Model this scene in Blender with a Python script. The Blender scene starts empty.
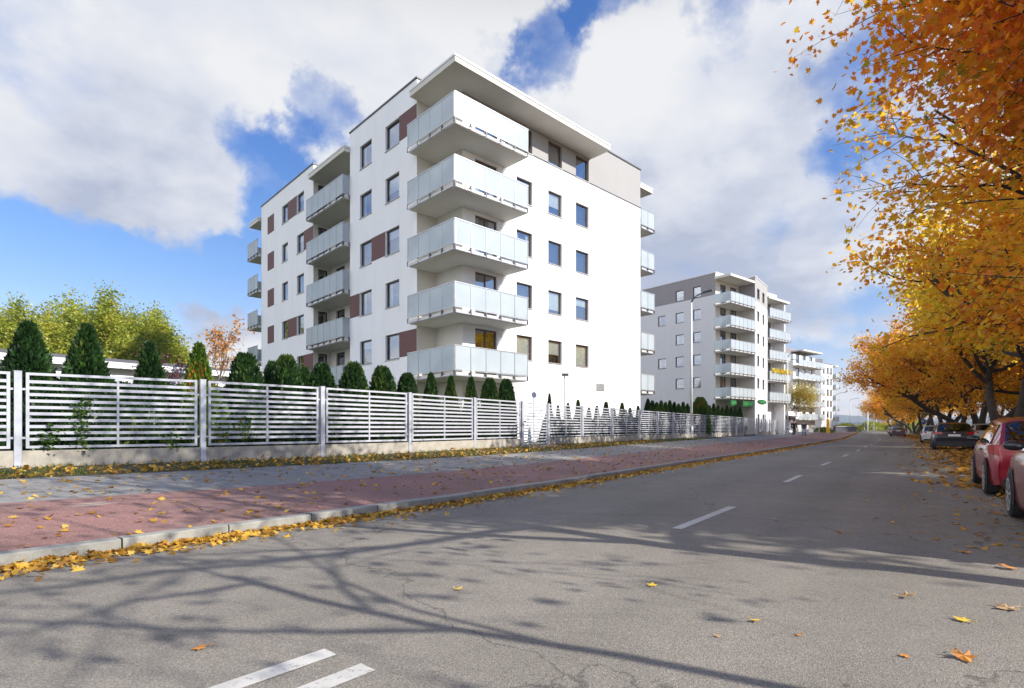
import bpy, bmesh, math, random
import numpy as np
from mathutils import Vector, Matrix
R_ = math.radians
rng = random.Random(7)
SC = bpy.context.scene
COL = SC.collection

# ------------------------------------------------------------------ helpers
class MB:
    """collects shapes for ONE mesh object"""
    def __init__(s): s.v = []; s.f = []; s.m = []
    def quad(s, a, b, c, d, m=0):
        n = len(s.v); s.v += [tuple(a), tuple(b), tuple(c), tuple(d)]; s.f.append((n, n+1, n+2, n+3)); s.m.append(m)
    def poly(s, pts, m=0):
        n = len(s.v); s.v += [tuple(p) for p in pts]; s.f.append(tuple(range(n, n+len(pts)))); s.m.append(m)
    def hexa(s, b, t, m=0):
        """b,t: 4 bottom and 4 top points, same order (ccw)"""
        n = len(s.v); s.v += [tuple(p) for p in b] + [tuple(p) for p in t]
        for q in ((3,2,1,0),(4,5,6,7),(0,1,5,4),(1,2,6,5),(2,3,7,6),(3,0,4,7)):
            s.f.append(tuple(n+i for i in q)); s.m.append(m)
    def box(s, x0, x1, y0, y1, z0, z1, m=0, M=None):
        b = [Vector((x0,y0,z0)),Vector((x1,y0,z0)),Vector((x1,y1,z0)),Vector((x0,y1,z0))]
        t = [Vector((x0,y0,z1)),Vector((x1,y0,z1)),Vector((x1,y1,z1)),Vector((x0,y1,z1))]
        if M is not None: b = [M @ p for p in b]; t = [M @ p for p in t]
        s.hexa(b, t, m)
    def prism(s, pts2, z0, z1, m=0, mb=None):
        """pts2 ccw polygon"""
        n = len(s.v); k = len(pts2)
        s.v += [(p[0],p[1],z0) for p in pts2] + [(p[0],p[1],z1) for p in pts2]
        s.f.append(tuple(reversed(range(n, n+k)))); s.m.append(m if mb is None else mb)
        s.f.append(tuple(range(n+k, n+2*k))); s.m.append(m)
        for i in range(k):
            j = (i+1) % k
            s.f.append((n+i, n+j, n+k+j, n+k+i)); s.m.append(m)
    def tube(s, pts, rad, sides=6, m=0, cap=True):
        pts = [Vector(p) for p in pts]; k = len(pts); n0 = len(s.v)
        if not hasattr(rad, '__len__'): rad = [rad]*k
        for i, p in enumerate(pts):
            d = (pts[min(i+1,k-1)] - pts[max(i-1,0)]).normalized()
            a = Vector((1,0,0)) if abs(d.x) < .8 else Vector((0,1,0))
            u = d.cross(a).normalized(); w = d.cross(u)
            for j in range(sides):
                an = 2*math.pi*j/sides
                s.v.append(tuple(p + (u*math.cos(an) + w*math.sin(an))*rad[i]))
        for i in range(k-1):
            for j in range(sides):
                a = n0+i*sides+j; b = n0+i*sides+(j+1) % sides
                s.f.append((a, b, b+sides, a+sides)); s.m.append(m)
        if cap:
            s.f.append(tuple(n0+j for j in reversed(range(sides)))); s.m.append(m)
            s.f.append(tuple(n0+(k-1)*sides+j for j in range(sides))); s.m.append(m)
    def mesh(s, name, mats, smooth=False, off=None):
        me = bpy.data.meshes.new(name)
        v = s.v
        if off is not None: v = [(p[0]-off[0], p[1]-off[1], p[2]-off[2]) for p in v]
        me.from_pydata(v, [], s.f)
        for mt in (mats if isinstance(mats, (list, tuple)) else [mats]): me.materials.append(mt)
        me.polygons.foreach_set('material_index', s.m)
        if smooth: me.polygons.foreach_set('use_smooth', [True]*len(s.f))
        me.update()
        return me
    def build(s, name, mats, parent=None, smooth=False, off=None):
        return link(name, s.mesh(name, mats, smooth, off), parent)

def link(name, me, parent=None, loc=(0,0,0), rz=0.0):
    o = bpy.data.objects.new(name, me); COL.objects.link(o)
    o.parent = parent; o.location = loc; o.rotation_euler = (0,0,rz)
    return o
def tag(o, label=None, cat=None, group=None, kind=None):
    if label: o['label'] = label
    if cat: o['category'] = cat
    if group: o['group'] = group
    if kind: o['kind'] = kind
    return o
def thing(name, label, cat, loc=(0,0,0), rz=0.0, group=None):
    return tag(link(name, None, None, loc, rz), label, cat, group)
def struct(o): o['kind'] = 'structure'; return o
def stuff(o, label, cat): return tag(o, label, cat, None, 'stuff')
def copy_tree(o, parent=None):
    c = o.copy(); COL.objects.link(c); c.parent = parent
    for ch in list(o.children): copy_tree(ch, c)
    return c

# ------------------------------------------------------------------ materials
def nt(name):
    m = bpy.data.materials.new(name); m.use_nodes = True
    t = m.node_tree; b = t.nodes['Principled BSDF']
    return m, t, b
def N(t, kind, **kw):
    n = t.nodes.new(kind)
    for k, v in kw.items():
        if k in n.inputs: n.inputs[k].default_value = v
        else: setattr(n, k, v)
    return n
def ramp(t, fac, stops):
    r = t.nodes.new('ShaderNodeValToRGB'); e = r.color_ramp.elements
    while len(e) < len(stops): e.new(.5)
    for i, (p, c) in enumerate(stops):
        e[i].position = p; e[i].color = (c[0], c[1], c[2], 1) if hasattr(c, '__len__') else (c, c, c, 1)
    t.links.new(fac, r.inputs[0]); return r.outputs[0]
def coords(t, scale=(1,1,1), world=True):
    if world:
        g = t.nodes.new('ShaderNodeNewGeometry'); src = g.outputs['Position']
    else:
        g = t.nodes.new('ShaderNodeTexCoord'); src = g.outputs['Object']
    mp = t.nodes.new('ShaderNodeMapping'); mp.inputs['Scale'].default_value = scale
    t.links.new(src, mp.inputs[0]); return mp.outputs[0]
def noise(t, vec, scale, detail=4, rough=.55):
    n = N(t, 'ShaderNodeTexNoise', Scale=scale, Detail=detail, Roughness=rough)
    t.links.new(vec, n.inputs['Vector']); return n.outputs['Fac']
def mixc(t, fac, a, b, mode='MIX'):
    n = t.nodes.new('ShaderNodeMix'); n.data_type = 'RGBA'; n.blend_type = mode
    for sock, val in ((n.inputs['Factor'], fac), (n.inputs['A'], a), (n.inputs['B'], b)):
        if hasattr(val, 'is_output'): t.links.new(val, sock)
        else: sock.default_value = val if not hasattr(val, '__len__') else (val[0], val[1], val[2], 1)
    return n.outputs['Result']
def bump(t, b, h, strength=.3, dist=.01):
    n = N(t, 'ShaderNodeBump', Strength=strength, Distance=dist)
    t.links.new(h, n.inputs['Height']); t.links.new(n.outputs[0], b.inputs['Normal'])
def simple(name, c, rough=.6, metal=0.0, var=.12, scale=3.0, world=False):
    m, t, b = nt(name)
    f = noise(t, coords(t, world=world), scale, 5)
    lo = [x*(1-var) for x in c]; hi = [min(1, x*(1+var)) for x in c]
    t.links.new(ramp(t, f, [(.3, lo), (.7, hi)]), b.inputs['Base Color'])
    b.inputs['Roughness'].default_value = rough; b.inputs['Metallic'].default_value = metal
    return m
M = {}
def stucco(name, c, var=.05):
    m, t, b = nt(name)
    v = coords(t); streak = noise(t, coords(t, (1,1,.12)), 1.3, 5); blot = noise(t, v, .5, 4)
    c1 = ramp(t, streak, [(.3, [x*(1-var) for x in c]), (.7, [min(1, x*(1+var*.5)) for x in c])])
    c2 = mixc(t, .5, c1, ramp(t, blot, [(.3, [x*(1-var) for x in c]), (.7, c)]))
    t.links.new(c2, b.inputs['Base Color']); b.inputs['Roughness'].default_value = .9
    b.inputs['Specular IOR Level'].default_value = .2
    bump(t, b, noise(t, v, 90, 3), .25, .006); return m
M['white'] = stucco('white_render', (.79,.79,.80), .075)
M['beige'] = stucco('beige_render', (.35,.348,.345))
M['grey'] = stucco('grey_render', (.62,.61,.63))
M['darkgrey'] = stucco('dark_grey_render', (.27,.25,.26))
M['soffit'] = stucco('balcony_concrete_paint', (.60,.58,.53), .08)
M['white_far'] = stucco('white_far_render', (.72,.71,.69))
M['brown'] = simple('brown_cladding', (.115,.05,.045), .7, 0, .25, 14)
M['frame'] = simple('dark_window_frame', (.035,.028,.026), .4)
M['framebr'] = simple('brown_window_frame', (.11,.055,.03), .45)
M['sill'] = simple('grey_sill', (.42,.42,.43), .5, .1)
M['coping'] = simple('dark_coping', (.06,.065,.08), .5, .2)
M['copingw'] = simple('pale_coping', (.62,.62,.63), .5, .1)
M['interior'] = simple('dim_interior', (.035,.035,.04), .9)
M['blind'] = simple('white_blind', (.62,.62,.59), .8)
M['curtain'] = simple('net_curtain', (.5,.5,.48), .8, 0, .3, 25)
M['rail'] = simple('rail_metal', (.42,.43,.45), .35, .6)
M['bracket'] = simple('dark_bracket', (.10,.10,.12), .5, .3)
M['fence'] = simple('galvanised_slat', (.44,.455,.50), .42, .12, .07, 5)
M['fencepost'] = simple('galvanised_post', (.44,.46,.51), .45, .2, .12, 4)
M['lamp'] = simple('lamp_pole_grey', (.50,.51,.54), .5, .2, .1, 4)
M['lampwhite'] = simple('pole_white', (.72,.72,.73), .6, 0, .08, 4)
M['lampdark'] = simple('lamp_head_dark', (.08,.085,.1), .5, .3)
def glass_mat(name, tint, refl):
    m, t, b = nt(name); t.nodes.remove(b); out = t.nodes['Material Output']
    g = N(t, 'ShaderNodeBsdfGlossy', Roughness=.015); g.inputs['Color'].default_value = (.95,.97,1,1)
    tr = N(t, 'ShaderNodeBsdfTransparent'); tr.inputs['Color'].default_value = (*tint, 1)
    lw = N(t, 'ShaderNodeFresnel', IOR=1.55)
    mt = N(t, 'ShaderNodeMath', operation='MULTIPLY_ADD'); mt.inputs[1].default_value = 1.2; mt.inputs[2].default_value = refl
    t.links.new(lw.outputs[0], mt.inputs[0])
    # slight waviness of the panes
    bp = N(t, 'ShaderNodeBump', Strength=.05, Distance=.02); t.links.new(noise(t, coords(t), 1.3, 2), bp.inputs['Height'])
    t.links.new(bp.outputs[0], g.inputs['Normal'])
    mx = t.nodes.new('ShaderNodeMixShader'); t.links.new(mt.outputs[0], mx.inputs[0])
    t.links.new(tr.outputs[0], mx.inputs[1]); t.links.new(g.outputs[0], mx.inputs[2]); t.links.new(mx.outputs[0], out.inputs[0])
    return m
M['pane'] = glass_mat('window_glass', (.75,.8,.8), .24)
M['carglass'] = glass_mat('car_glass', (.10,.12,.12), .05)
def milky():
    m, t, b = nt('milky_glass'); out = t.nodes['Material Output']; t.nodes.remove(b)
    d = N(t, 'ShaderNodeBsdfDiffuse'); tl = N(t, 'ShaderNodeBsdfTranslucent'); tp = N(t, 'ShaderNodeBsdfTransparent'); g = N(t, 'ShaderNodeBsdfGlossy', Roughness=.28)
    c = ramp(t, noise(t, coords(t), .9, 2), [(.35, (.60,.67,.715)), (.65, (.67,.73,.765))])
    t.links.new(c, d.inputs[0]); t.links.new(c, tl.inputs[0]); tp.inputs[0].default_value = (.85,.95,.95,1)
    a = N(t, 'ShaderNodeMixShader', Fac=.42); t.links.new(d.outputs[0], a.inputs[1]); t.links.new(tl.outputs[0], a.inputs[2])
    c2 = N(t, 'ShaderNodeMixShader', Fac=.12); t.links.new(a.outputs[0], c2.inputs[1]); t.links.new(tp.outputs[0], c2.inputs[2])
    e = t.nodes.new('ShaderNodeMixShader'); f = N(t, 'ShaderNodeFresnel', IOR=1.3)
    t.links.new(f.outputs[0], e.inputs[0]); t.links.new(c2.outputs[0], e.inputs[1]); t.links.new(g.outputs[0], e.inputs[2])
    t.links.new(e.outputs[0], out.inputs[0]); return m
M['milky'] = milky()
def asphalt(name, base, warm=(1,.915,.79)):
    m, t, b = nt(name); v = coords(t)
    vo = N(t, 'ShaderNodeTexVoronoi', Scale=150.0); t.links.new(v, vo.inputs['Vector'])
    sp = t.nodes.new('ShaderNodeSeparateColor'); t.links.new(vo.outputs['Color'], sp.inputs[0])
    grain = ramp(t, sp.outputs[0], [(0, [base*.66*x for x in warm]), (.5, [base*x for x in warm]), (.88, [base*1.13*x for x in warm]), (1, [base*1.5*x for x in warm])])
    big = ramp(t, noise(t, v, .35, 5, .6), [(.3, .80), (.7, 1.0)])
    mid = ramp(t, noise(t, v, 2.6, 5, .65), [(.3, .86), (.68, 1.0)])
    c = mixc(t, 1.0, mixc(t, 1.0, grain, big, 'MULTIPLY'), mid, 'MULTIPLY')
    # a few oily spots with their own shape
    st = ramp(t, noise(t, v, 1.1, 3, .5), [(.70, (1,1,1)), (.76, (.72,.70,.68))])
    # hairline cracks
    vc = N(t, 'ShaderNodeTexVoronoi', Scale=.22, feature='DISTANCE_TO_EDGE')
    nz = N(t, 'ShaderNodeTexNoise', Scale=2.0, Detail=6.0); t.links.new(v, nz.inputs['Vector'])
    vm = N(t, 'ShaderNodeVectorMath', operation='MULTIPLY_ADD'); vm.inputs[1].default_value = (.9,.9,.9)
    t.links.new(nz.outputs['Color'], vm.inputs[0]); t.links.new(v, vm.inputs[2]); t.links.new(vm.outputs[0], vc.inputs['Vector'])
    cr = ramp(t, vc.outputs['Distance'], [(.0, (.55,.55,.55)), (.0035, (1,1,1))])
    c = mixc(t, 1.0, mixc(t, 1.0, c, st, 'MULTIPLY'), cr, 'MULTIPLY')
    uvn = t.nodes.new('ShaderNodeUVMap'); uvn.uv_map = 'across'; sx_ = t.nodes.new('ShaderNodeSeparateXYZ'); t.links.new(uvn.outputs[0], sx_.inputs[0])
    wob = N(t, 'ShaderNodeMath', operation='MULTIPLY_ADD'); wob.inputs[1].default_value = .06; t.links.new(noise(t, v, .25, 3), wob.inputs[0]); t.links.new(sx_.outputs[0], wob.inputs[2])
    trk = ramp(t, wob.outputs[0], [(.08, 1.0), (.17, .88), (.24, 1.0), (.33, 1.0), (.42, .90), (.50, 1.0), (.60, 1.0), (.68, .88), (.76, 1.0), (.84, .90), (.93, .97)])
    c = mixc(t, 1.0, c, trk, 'MULTIPLY')
    t.links.new(c, b.inputs['Base Color']); b.inputs['Roughness'].default_value = .88
    b.inputs['Specular IOR Level'].default_value = .25
    bump(t, b, vo.outputs['Distance'], .38, .008); return m
M['asphalt'] = asphalt('asphalt', .285)
def redpath():
    m, t, b = nt('red_asphalt'); v = coords(t)
    vo = N(t, 'ShaderNodeTexVoronoi', Scale=110.0); t.links.new(v, vo.inputs['Vector'])
    sp = t.nodes.new('ShaderNodeSeparateColor'); t.links.new(vo.outputs['Color'], sp.inputs[0])
    g = ramp(t, sp.outputs[0], [(0, (.22,.095,.085)), (.5, (.31,.150,.128)), (1, (.42,.26,.23))])
    c = mixc(t, 1.0, g, ramp(t, noise(t, v, .8, 6, .65), [(.3, .75), (.7, 1.0)]), 'MULTIPLY')
    c = mixc(t, ramp(t, noise(t, v, .45, 5), [(.42, 0.0), (.7, .55)]), c, (.19,.145,.125))
    t.links.new(c, b.inputs['Base Color']); b.inputs['Roughness'].default_value = .9
    bump(t, b, vo.outputs['Distance'], .5, .008); return m
M['red'] = redpath()
def concrete(name, c, joints=None, var=.2):
    m, t, b = nt(name); v = coords(t)
    f = noise(t, v, 3.5, 7, .65); f2 = noise(t, v, 60, 3)
    cc = ramp(t, f, [(.3, [x*(1-var) for x in c]), (.7, [x*(1+var*.6) for x in c])])
    cc = mixc(t, 1.0, cc, ramp(t, f2, [(.3, .82), (.7, 1.0)]), 'MULTIPLY')
    if joints:
        br = N(t, 'ShaderNodeTexBrick'); br.inputs['Scale'].default_value = 1.0
        br.inputs['Brick Width'].default_value = joints[0]; br.inputs['Row Height'].default_value = joints[1]; br.inputs['Mortar Size'].default_value = .006
        br.inputs['Color1'].default_value = (1,1,1,1); br.inputs['Color2'].default_value = (.86,.85,.84,1); br.inputs['Mortar'].default_value = (.45,.43,.4,1)
        mp = t.nodes.new('ShaderNodeMapping'); mp.inputs['Rotation'].default_value = (0,0,R_(-53)); t.links.new(v, mp.inputs[0]); t.links.new(mp.outputs[0], br.inputs[0])
        cc = mixc(t, 1.0, cc, br.outputs[0], 'MULTIPLY')
    t.links.new(cc, b.inputs['Base Color']); b.inputs['Roughness'].default_value = .9
    bump(t, b, f2, .4, .006); return m
M['paver'] = concrete('grey_pavers', (.29,.28,.265), (.4,.4))
M['kerb'] = concrete('kerb_concrete', (.33,.325,.29))
M['plinth'] = concrete('plinth_concrete', (.40,.37,.31), None, .25)
def worn_paint():
    m, t, b = nt('road_paint'); v = coords(t)
    f = ramp(t, noise(t, v, 22, 6, .75), [(.55, 0.0), (.66, 1.0)]); g = ramp(t, noise(t, v, 2.2, 5, .6), [(.3, (.44,.43,.40)), (.7, (.60,.585,.55))])
    t.links.new(mixc(t, f, g, (.22,.21,.20)), b.inputs['Base Color']); b.inputs['Roughness'].default_value = .8; return m
M['paint'] = worn_paint()
M['soil'] = concrete('verge_soil', (.085,.07,.04), None, .4)
def lawn():
    m, t, b = nt('lawn'); v = coords(t)
    c = ramp(t, noise(t, v, .35, 6, .7), [(.3, (.05,.075,.018)), (.55, (.09,.10,.028)), (.75, (.15,.12,.045))])
    t.links.new(c, b.inputs['Base Color']); b.inputs['Roughness'].default_value = 1.0; return m
M['lawn'] = lawn()
def parking():
    m, t, b = nt('parking_leafy'); v = coords(t)
    vo = N(t, 'ShaderNodeTexVoronoi', Scale=16.0); t.links.new(v, vo.inputs['Vector'])
    sp = t.nodes.new('ShaderNodeSeparateColor'); t.links.new(vo.outputs['Color'], sp.inputs[0])
    c = ramp(t, sp.outputs[0], [(.0, (.07,.045,.025)), (.5, (.11,.075,.04)), (.8, (.20,.12,.04)), (1, (.30,.19,.06))])
    c = mixc(t, ramp(t, noise(t, v, 1.2, 5), [(.42, 0.0), (.6, 1.0)]), (.085,.072,.06), c)
    t.links.new(c, b.inputs['Base Color']); b.inputs['Roughness'].default_value = .95
    bump(t, b, sp.outputs[1], .5, .02); return m
M['parking'] = parking()
def foliage(name, stops, trans=.35, clump=1.0, world_noise=.8):
    m, t, b = nt(name); out = t.nodes['Material Output']; t.nodes.remove(b)
    g = t.nodes.new('ShaderNodeNewGeometry'); oi = t.nodes.new('ShaderNodeObjectInfo')
    nz = noise(t, coords(t, world=True), world_noise, 2)
    a = N(t, 'ShaderNodeMath', operation='MULTIPLY_ADD'); a.inputs[1].default_value = 1.5*clump; a.inputs[2].default_value = -.55*clump
    t.links.new(nz, a.inputs[0])
    s = N(t, 'ShaderNodeMath', operation='MULTIPLY_ADD'); s.inputs[1].default_value = .62; t.links.new(g.outputs['Random Per Island'], s.inputs[0]); t.links.new(a.outputs[0], s.inputs[2])
    s2 = N(t, 'ShaderNodeMath', operation='MULTIPLY_ADD'); s2.inputs[1].default_value = .16; s2.use_clamp = True
    t.links.new(oi.outputs['Random'], s2.inputs[0]); t.links.new(s.outputs[0], s2.inputs[2])
    c = ramp(t, s2.outputs[0], stops)
    d = N(t, 'ShaderNodeBsdfDiffuse'); tl = N(t, 'ShaderNodeBsdfTranslucent'); gl = N(t, 'ShaderNodeBsdfGlossy', Roughness=.45)
    t.links.new(c, d.inputs[0]); t.links.new(c, tl.inputs[0]); gl.inputs[0].default_value = (.9,.9,.9,1)
    x = N(t, 'ShaderNodeMixShader', Fac=trans); t.links.new(d.outputs[0], x.inputs[1]); t.links.new(tl.outputs[0], x.inputs[2])
    y = N(t, 'ShaderNodeMixShader', Fac=.03); t.links.new(x.outputs[0], y.inputs[1]); t.links.new(gl.outputs[0], y.inputs[2])
    t.links.new(y.outputs[0], out.inputs[0]); return m
M['leaf_rust'] = foliage('maple_leaf_rust', [(.0, (.13,.17,.025)), (.22, (.50,.38,.02)), (.45, (.85,.42,.02)), (.75, (.88,.29,.015)), (1, (.60,.13,.02))], .7)
M['leaf_gold'] = foliage('maple_leaf_gold', [(.0, (.22,.24,.02)), (.25, (.74,.52,.03)), (.5, (.88,.53,.03)), (.8, (.88,.37,.02)), (1, (.58,.18,.02))], .72)
M['leaf_yellow'] = foliage('maple_leaf_yellow', [(.0, (.28,.30,.02)), (.3, (.76,.62,.04)), (.6, (.90,.64,.04)), (1, (.82,.40,.03))], .72)
M['leaf_lime'] = foliage('lime_leaf', [(.0, (.11,.18,.02)), (.4, (.27,.34,.035)), (.75, (.44,.44,.05)), (1, (.54,.47,.06))], .5)
M['leaf_purple'] = foliage('purple_leaf', [(.0, (.05,.012,.03)), (.6, (.11,.02,.045)), (1, (.17,.04,.05))], .3)
M['leaf_peach'] = foliage('peach_leaf', [(.0, (.35,.16,.12)), (.5, (.55,.25,.06)), (1, (.6,.32,.07))], .4)
M['leaf_birch'] = foliage('birch_leaf', [(.0, (.22,.25,.04)), (.4, (.48,.40,.05)), (.8, (.60,.42,.06)), (1, (.55,.33,.06))], .4)
M['thuja'] = foliage('thuja_spray', [(.0, (.008,.024,.007)), (.5, (.016,.050,.011)), (.85, (.04,.095,.016)), (1, (.09,.12,.022))], .2)
M['thuja_lime'] = foliage('thuja_bright_spray', [(.0, (.025,.06,.01)), (.5, (.06,.13,.015)), (.9, (.14,.20,.02)), (1, (.36,.12,.02))], .2)
M['grass'] = foliage('grass_blade', [(.0, (.03,.06,.01)), (.5, (.07,.12,.015)), (.85, (.14,.16,.03)), (1, (.25,.2,.07))], .3)
M['litter'] = foliage('fallen_leaf_mix', [(.0, (.16,.08,.03)), (.3, (.42,.20,.03)), (.6, (.68,.40,.05)), (.85, (.64,.46,.12)), (1, (.28,.14,.06))], .25, .5, 3.0)
M['litter_brown'] = foliage('fallen_leaf_brown', [(.0, (.14,.07,.025)), (.35, (.42,.19,.035)), (.7, (.62,.33,.04)), (1, (.68,.44,.07))], .25, .5, 3.0)
M['bark'] = concrete('maple_bark', (.055,.045,.038), None, .4)
M['bark_pale'] = concrete('pale_bark', (.22,.19,.16), None, .3)

# ------------------------------------------------------------------ lines of the place (metres; camera at the origin, Y ahead)
def smooth_line(pts, step=.5, passes=6):
    pts = np.array(pts, float); d = np.r_[0, np.cumsum(np.hypot(*np.diff(pts, axis=0).T))]
    n = int(d[-1]/step)+1; s = np.linspace(0, d[-1], n)
    q = np.c_[np.interp(s, d, pts[:,0]), np.interp(s, d, pts[:,1])]
    for _ in range(passes):
        w = q.copy(); w[2:-2] = (q[:-4]+q[1:-3]+q[2:-2]+q[3:-1]+q[4:])/5; q = w
    return q
K = smooth_line([(-17.8,-11.0),(-4.39,4.62),(-2.27,7.12),(-.21,9.65),(3.62,14.95),(6.15,18.48),(14.55,29.81),(34.5,57.5),(81,129),(148,234),(300,474)])
KL = np.r_[0, np.cumsum(np.hypot(*np.diff(K, axis=0).T))]
_i0 = int(np.argmin(np.hypot(K[:,0]+4.39, K[:,1]-4.69))); KS0 = KL[_i0]
KT = np.gradient(K, axis=0); KT /= np.hypot(KT[:,0], KT[:,1])[:,None]
def road(s, off, z=0.0):
    """s metres along the left kerb, off metres to its right"""
    a = s + KS0; i = np.interp(a, KL, np.arange(len(K)))
    x = np.interp(i, np.arange(len(K)), K[:,0]); y = np.interp(i, np.arange(len(K)), K[:,1])
    tx = np.interp(i, np.arange(len(K)), KT[:,0]); ty = np.interp(i, np.arange(len(K)), KT[:,1])
    return Vector((x + ty*off, y - tx*off, z))
def heading(s):
    a = s + KS0; i = np.interp(a, KL, np.arange(len(K)))
    return math.atan2(np.interp(i, np.arange(len(K)), KT[:,1]), np.interp(i, np.arange(len(K)), KT[:,0]))
RED = smooth_line([(-19.5,-5.5),(-12.0,1.6),(-6.5,6.94),(-4.9,8.25),(-3.0,9.95),(-.3,13.4),(2.9,18.2),(9.35,28.3),(25.7,52.4),(40,75),(75,131),(142,236),(294,476)])
VER = smooth_line([(-22,-3),(-13.9,3.6),(-8.23,8.79),(-6.4,10.5),(-3.95,12.8),(-.7,16.6),(2.4,21.3),(9.0,32.5),(22.4,53.4),(37,76),(72,132),(139,237),(291,477)])
FEN = smooth_line([(-24,-1),(-13.0,7.3),(-9.32,10.36),(-6.9,12.25),(-4.92,14.2),(-3.09,16.6),(-1.3,19.4),(.44,22.1),(1.6,24.0),(3.45,26.96),(5.45,29.8),(7.93,33.35),(21.6,52.9),(28.6,62.3),(36,73.5),(70,133),(137,238),(289,478)], .5, 3)
def resample(q, n):
    d = np.r_[0, np.cumsum(np.hypot(*np.diff(q, axis=0).T))]
    s = d[-1]*np.linspace(0, 1, n)**1.6
    return np.c_[np.interp(s, d, q[:,0]), np.interp(s, d, q[:,1])]
def strip(name, A, za, B, zb, mat, n=260):
    a = resample(A, n); b = resample(B, n); m = MB()
    for i in range(n-1):
        m.quad((*b[i],zb),(*a[i],za),(*a[i+1],za),(*b[i+1],zb))
    o = m.build(name, mat); uv = o.data.uv_layers.new(name='across')
    d_ = []
    for i in range(n-1): d_ += [1,i/n, 0,i/n, 0,(i+1)/n, 1,(i+1)/n]
    uv.data.foreach_set('uv', d_)
    return struct(o)
def offline(off): return np.array([[*road(s, off)[:2]] for s in np.arange(-19, 480, .5)])
RO = offline
ROADL, ROADR, PARKR = RO(0), RO(7.1), RO(10.4)
strip('road', ROADL, 0.0, ROADR, 0.0, M['asphalt'])
strip('parking_strip', ROADR, 0.0, PARKR, 0.03, M['parking'])
strip('park_ground', PARKR, 0.03, RO(70), .25, M['lawn'])
strip('cycle_path', RO(-.15), .118, RED, .25, M['red']) if False else None
# cycle path and pavements
KB = RO(-.16)
strip('red_cycle_path', RED, .25, KB, .113, M['red'])
strip('grey_pavement', VER, .37, RED, .25, M['paver'])
strip('verge', FEN + np.array([-.25,.2]), .47, VER, .365, M['soil'])
FAR_L = FEN + np.array([-260., 190.])
strip('yard_lawn', FAR_L, .45, FEN + np.array([-.25,.2]), .469, M['lawn'])
m = MB(); m.quad((-4000,-600,-.3),(4000,-600,-.3),(4000,5000,-.3),(-4000,5000,-.3)); struct(m.build('ground', M['lawn']))
# paved link from the little gate to the pavement
m = MB(); m.quad((.35,21.9,.474),(1.55,21.2,.376),(2.75,23.2,.376),(1.65,24.05,.474)); struct(m.build('gate_path', M['paver']))
# kerb: single stones with joints
m = MB(); s = -16.0; kr = random.Random(3)
while s < 300:
    ln = 1.0 if s < 60 else 4.0
    dz = kr.uniform(-.006,.006); g = .008
    a0, a1 = road(s+g, .0), road(s+ln-g, .0); b0, b1 = road(s+g, -.16), road(s+ln-g, -.16)
    c0, c1 = road(s+g, -.012), road(s+ln-g, -.012)
    zt = .118+dz
    up = lambda p, z: (p.x, p.y, z)
    m.quad(up(a0,-.02), up(a1,-.02), up(a1,zt-.012), up(a0,zt-.012)); m.quad(up(a0,zt-.012), up(a1,zt-.012), up(c1,zt), up(c0,zt))
    m.quad(up(c0,zt), up(c1,zt), up(b1,zt), up(b0,zt))
    m.quad(up(b0,-.02), up(a0,-.02), up(a0,zt-.012), up(b0,zt)); m.quad(up(a1,-.02), up(b1,-.02), up(b1,zt), up(a1,zt-.012))
    s += ln
struct(m.build('kerb', M['kerb']))
# painted marks
def dash(s0, s1, off, w=.12):
    m = MB(); n = max(1, int((s1-s0)/2))
    for i in range(n):
        a = s0+(s1-s0)*i/n; b = s0+(s1-s0)*(i+1)/n
        m.quad(road(a,off-w/2,.004), road(a,off+w/2,.004), road(b,off+w/2,.004), road(b,off-w/2,.004))
    struct(m.build('road_marking', M['paint']))
def sof(px, py):
    d = np.hypot(K[:,0]-px, K[:,1]-py); i = int(np.argmin(d)); v = np.array([px,py])-K[i]
    return KL[i]-KS0, v[0]*KT[i,1]-v[1]*KT[i,0]
s1, o1 = sof(-1.02, 2.87); dash(s1-6, s1, o1-.0)
dash(s1-6, s1+.02, o1+.31)
s2, o2 = sof(1.80, 6.30)
for k in range(22):
    dash(s2+6.75*k, s2+6.75*k+2.2, o2 + (3.55-o2)*min(1, k/3))
# manhole cover and two concrete patches in the red path
def disc(cx, cy, r, z, ax=None, n=28):
    return [(cx+r*math.cos(2*math.pi*i/n), cy+r*math.sin(2*math.pi*i/n), z) for i in range(n)]
mh = thing('manhole_cover', 'round pale concrete manhole cover set into the red path', 'manhole cover', (-5.62,7.27,.215))
m = MB(); m.prism([(p[0],p[1]) for p in disc(0,0,.45,0)], -.03, .008); m.build('concrete_ring', M['kerb'], mh)
m = MB(); m.prism([(p[0],p[1]) for p in disc(0,0,.30,0)], .008, .013); m.build('lid', M['plinth'], mh)

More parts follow.
